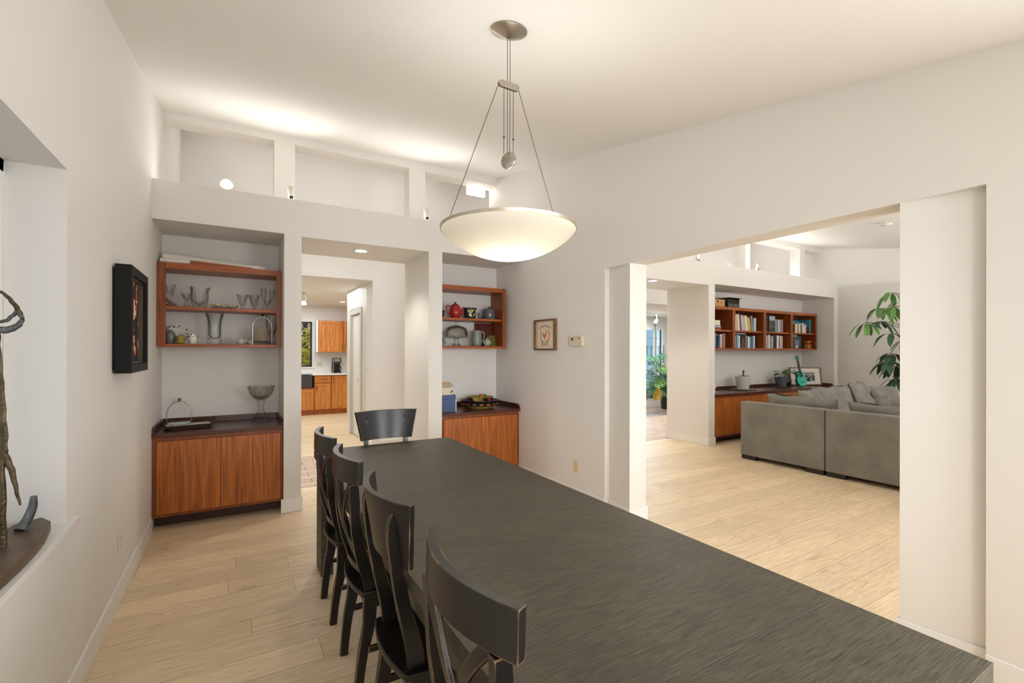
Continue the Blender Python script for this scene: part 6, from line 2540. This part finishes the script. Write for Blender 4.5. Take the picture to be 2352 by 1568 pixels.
pillow('sofa_cushion', (6.52, 3.36, .69), .90, .43, .24, PI / 2, -.2, 'slumped back cushion just above the left sofa back panel', 1)
pillow('sofa_cushion', (6.52, 2.32, .685), 1.0, .41, .24, PI / 2, -.15, 'low back cushion above the right sofa back panel', 2)
pillow('sofa_cushion', (6.52, 1.15, .685), 1.0, .41, .24, PI / 2, -.15, 'back cushion of the hidden sofa section behind the near pier', 2.5)
pillow('sofa_cushion', (7.04, 3.50, .72), .60, .48, .22, .10, -.25, 'crumpled cushion in the sofa corner, nearest the white plant pot', 3)
pillow('sofa_cushion', (7.72, 3.52, .74), .80, .50, .22, -.16, -.3, 'large square cushion in the middle of the sofa row', 4)
pillow('sofa_cushion', (8.50, 3.50, .76), .72, .54, .24, .22, -.35, 'bulging cushion right of the large square one', 5)
pillow('sofa_cushion', (9.2, 3.45, .72), .62, .44, .22, -.15, -.3, 'cushion at the far end of the sofa row', 6)
t = thing('armchair', (9.3, 2.1, 0), 'dark taupe armchair beyond the sofa cushions, beside the plant', 'armchair')
SD = plain('taupe_velvet', S(104, 96, 84), .85, bump=.3, bscale=200, var=.15)
m = MB(); m.box(8.75, 1.75, .06, 9.55, 2.78, .44); m.build('seat', SD, t, bevel=.03, seg=3)
m = MB(); m.box(9.56, 1.75, .06, 9.80, 2.78, .93); m.build('backrest', SD, t, bevel=.05, seg=3)
m = MB(); m.box(8.75, 2.79, .06, 9.80, 2.99 - .05, .70); m.build('armrest', SD, t, bevel=.05, seg=3)
m = MB(); m.box(8.75, 1.54, .06, 9.80, 1.74, .70); m.build('armrest', SD, t, bevel=.05, seg=3)
for x in (8.8, 9.7):
    for y in (1.6, 2.85):
        m = MB(); m.box(x, y, 0, x + .05, y + .05, .0595); m.build('leg', MATS['black_leg'], t)

# ------------------------------------------------------------------ umbrella plant beside the far wall
t = thing('umbrella_plant', (10.25, 3.35, 0), 'tall umbrella plant with drooping oval leaves before the far side wall', 'plant')
m = MB()
m.lathe([(.17, 0), (.23, .42), (.24, .44), (.21, .44), (.2, .38), (0, .38)], (10.25, 3.35, 0), 32)
m.build('pot', plain('terracotta_tan', S(190, 150, 104), .5), t)
ULEAF = [plain('umbrella_leaf_dark', S(52, 82, 56), .3, var=.3, vscale=8), plain('umbrella_leaf', S(98, 142, 72), .3, var=.35, vscale=8)]
m = MB()
heads = [(2048, 672, 1), (2024, 708, 1), (2052, 702, 1), (1990, 740, 1), (2022, 738, 0), (2048, 766, 0),
         (2050, 812, 0), (2058, 840, 0), (2040, 830, 0), (2062, 870, 0), (2075, 690, 1), (2090, 780, 0), (2095, 850, 0), (2110, 720, 1), (2120, 800, 0)]
tops = []
for k, (px, py, cl) in enumerate(heads):
    tops.append(at(px, py, 0, 10.15 + .12 * math.sin(k * 2.1)))
trunk = [Vector((10.25, 3.35, .38)), Vector((10.22, 3.36, 1.0)), Vector((10.27, 3.34, 1.7)), Vector((10.22, 3.36, 2.45)), Vector((10.24, 3.4, 2.8))]
m.tube(spline(trunk, 5), [.022 - .0006 * k for k in range(21)], 8)
for p in tops:
    zb_ = max(.8, p.z - .25)
    root = Vector((10.24, 3.36, min(zb_, 2.7)))
    m.tube([root, (root + p) / 2 + Vector((0, 0, .06)), p], .006, 6)
m.build('stem', plain('plant_stem', S(112, 112, 84), .6), t)
rnd = random.Random(11)
for k, p in enumerate(tops):
    m = MB()
    nl = 6 if p.z > 1.75 else 9
    for j in range(nl):
        a = 2 * PI * j / nl + rnd.random() * .5
        d = Vector((math.cos(a), math.sin(a), rnd.uniform(-.5, .05)))
        e = p + d * .06
        m.tube([p, e], .003, 5)
        leaf(m, e, d, rnd.uniform(.17, .23), rnd.uniform(.075, .095), rnd.uniform(.6, 1.1), 9, shape='obovate')
    m.build('leaf_cluster', ULEAF[heads[k][2]], t)

# ------------------------------------------------------------------ entry room: split leaf plant, chandelier, track light
def split_leaf(mb, base, d, L, W, droop):
    d = Vector(d).normalized()
    up = Vector((0, 0, 1))
    s = d.cross(up).normalized()
    nn = 6
    for side in (-1, 1):
        for k in range(nn):
            u = .08 + .9 * k / nn
            p = Vector(base) + d * L * u - up * droop * L * u * u
            wl = W / 2 * math.sin(PI * (.22 + .72 * u)) ** .7
            q = p + s * side * wl + d * wl * .55 - up * (.15 * wl + droop * .2 * wl)
            w2 = L * .072
            mb.add([p - d * w2, p + (q - p) * .55 - d * w2 * 1.25 , q, p + (q - p) * .55 + d * w2 * 1.1, p + d * w2], [(0, 1, 2, 3, 4)], True)
    tip = Vector(base) + d * L * 1.02 - up * droop * L
    p = Vector(base) + d * L * .82 - up * droop * L * .7
    mb.add([p - s * L * .07, tip, p + s * L * .07, Vector(base) + d * L * .6 - up * droop * L * .36], [(0, 1, 2, 3)], True)


pb = Vector((9.62, 8.25, 0))
t = thing('split_leaf_plant', pb, 'big split leaf philodendron in a black pot before the entry window', 'plant')
m = MB()
m.lathe([(.17, 0), (.20, .30), (.21, .32), (.18, .32), (.17, .27), (0, .27)], pb + Vector((.12, .1, 0)), 28)
m.build('pot', bp_, t)
lf = [(1505, 862, .38, 1), (1512, 835, .34, 1), (1522, 858, .36, 0), (1498, 818, .34, 0), (1520, 812, .26, 0), (1490, 850, .32, 0), (1528, 885, .30, 0), (1492, 880, .30, 0), (1500, 890, .28, 0), (1486, 815, .22, 0), (1532, 845, .3, 0), (1475, 870, .3, 0), (1540, 880, .3, 0), (1465, 840, .3, 0)]
GL = [plain('philodendron_dark', S(58, 104, 70), .3, var=.3, vscale=9), plain('philodendron_light', S(112, 166, 72), .3, var=.25, vscale=9)]
rnd = random.Random(5)
m = MB()
pts = []
for px, py, L, cl in lf:
    q = at(px, py, 1, 7.95 + rnd.uniform(-.12, .12))
    pts.append(q)
    r0 = pb + Vector((.12, .1, .3))
    m.tube([r0, (r0 + q) / 2 + Vector((0, 0, .18)), q + Vector((0, 0, .02))], .008, 6)
m.build('stem', plain('plant_stem_green', S(92, 124, 70), .5), t)
for (px, py, L, cl), q in zip(lf, pts):
    L *= 1.25
    m = MB()
    dd = (q - (pb + Vector((.12, .1, .9))))
    dd.z = min(.1, dd.z) - .45
    dd += Vector((-.25, -.45, 0))
    split_leaf(m, q, dd, L, L * 1.35, .25)
    m.build('leaf', GL[cl], t)
m = MB()
q = at(1509, 888, 1, 7.78)
split_leaf(m, q, (-.25, -.25, -.8), .26, .26, .35)
tag(m.build('leaf', plain('yellow_dead_leaf', S(232, 196, 60), .5), t), 'yellow withered leaf')

ch = Vector((9.05, 8.2, 0))
p = at(1505, 745, 1, 8.55)
IR = plain('teal_iron', S(44, 72, 76), .5, .5)
t = thing('candle_chandelier', (p.x, 8.55, p.z), 'dark iron candle chandelier hanging before the blue entry window', 'chandelier')
m = MB()
x = p.x
zc0 = at(1505, 826, 1, 8.55).z
m.tube([(x, 8.55, 2.41), (x, 8.55, zc0)], .009, 6)
m.tube(loop((x, 8.55, p.z), (1, 0, 0), .03, .03, 0, 4.5), .006, 6)
m.build('hanging_rod', IR, t)
for k in range(4):
    a = PI / 4 * 0 + k * PI / 2 + .3
    d = Vector((math.cos(a), math.sin(a), 0))
    m = MB()
    o_ = Vector((x, 8.55, 0))
    m.tube(spline([o_ + Vector((0, 0, zc0)), o_ + d * .10 + Vector((0, 0, zc0 - .10)), o_ + d * .22 + Vector((0, 0, zc0 - .03)), o_ + d * .23 + Vector((0, 0, zc0 + .06))], 4), .009, 6)
    m.lathe([(.01, 0), (.04, .02), (.0, .022)], o_ + d * .23 + Vector((0, 0, zc0 + .06)), 12)
    ar = m.build('arm', IR, t)
    m = MB()
    m.lathe([(.011, 0), (.011, .30), (0, .31)], o_ + d * .23 + Vector((0, 0, zc0 + .083)), 10)
    m.build('candle', plain('teal_candle', S(60, 92, 96), .5), ar)
t = thing('track_light', (8.8, 7.9, 2.38), 'white track with a tilted spotlight on the entry ceiling', 'spotlight')
m = MB()
m.box(7.6, 7.88, 2.385, 9.4, 7.91, 2.409)
m.build('track', PLASW, t)
m = MB()
m.tube([(8.80, 7.895, 2.3845), (8.80, 7.895, 2.27)], .010, 8)
m.build('stem', PLASW, t)
ax = Matrix.Rotation(-PI * .72, 3, 'Y') @ Matrix.Rotation(.25, 3, 'X')
m = MB()
m.lathe([(.02, -.06), (.038, -.02), (.044, .06), (.041, .06), (0, .04)], (8.79, 7.895, 2.235), 20, ax)
h_ = m.build('lamp_housing', PLASW, t)
m = MB()
m.lathe([(0, .0405), (.036, .054), (.036, .057), (0, .057)], (8.79, 7.895, 2.235), 20, ax)
m.build('lamp_face', GLOW, t)
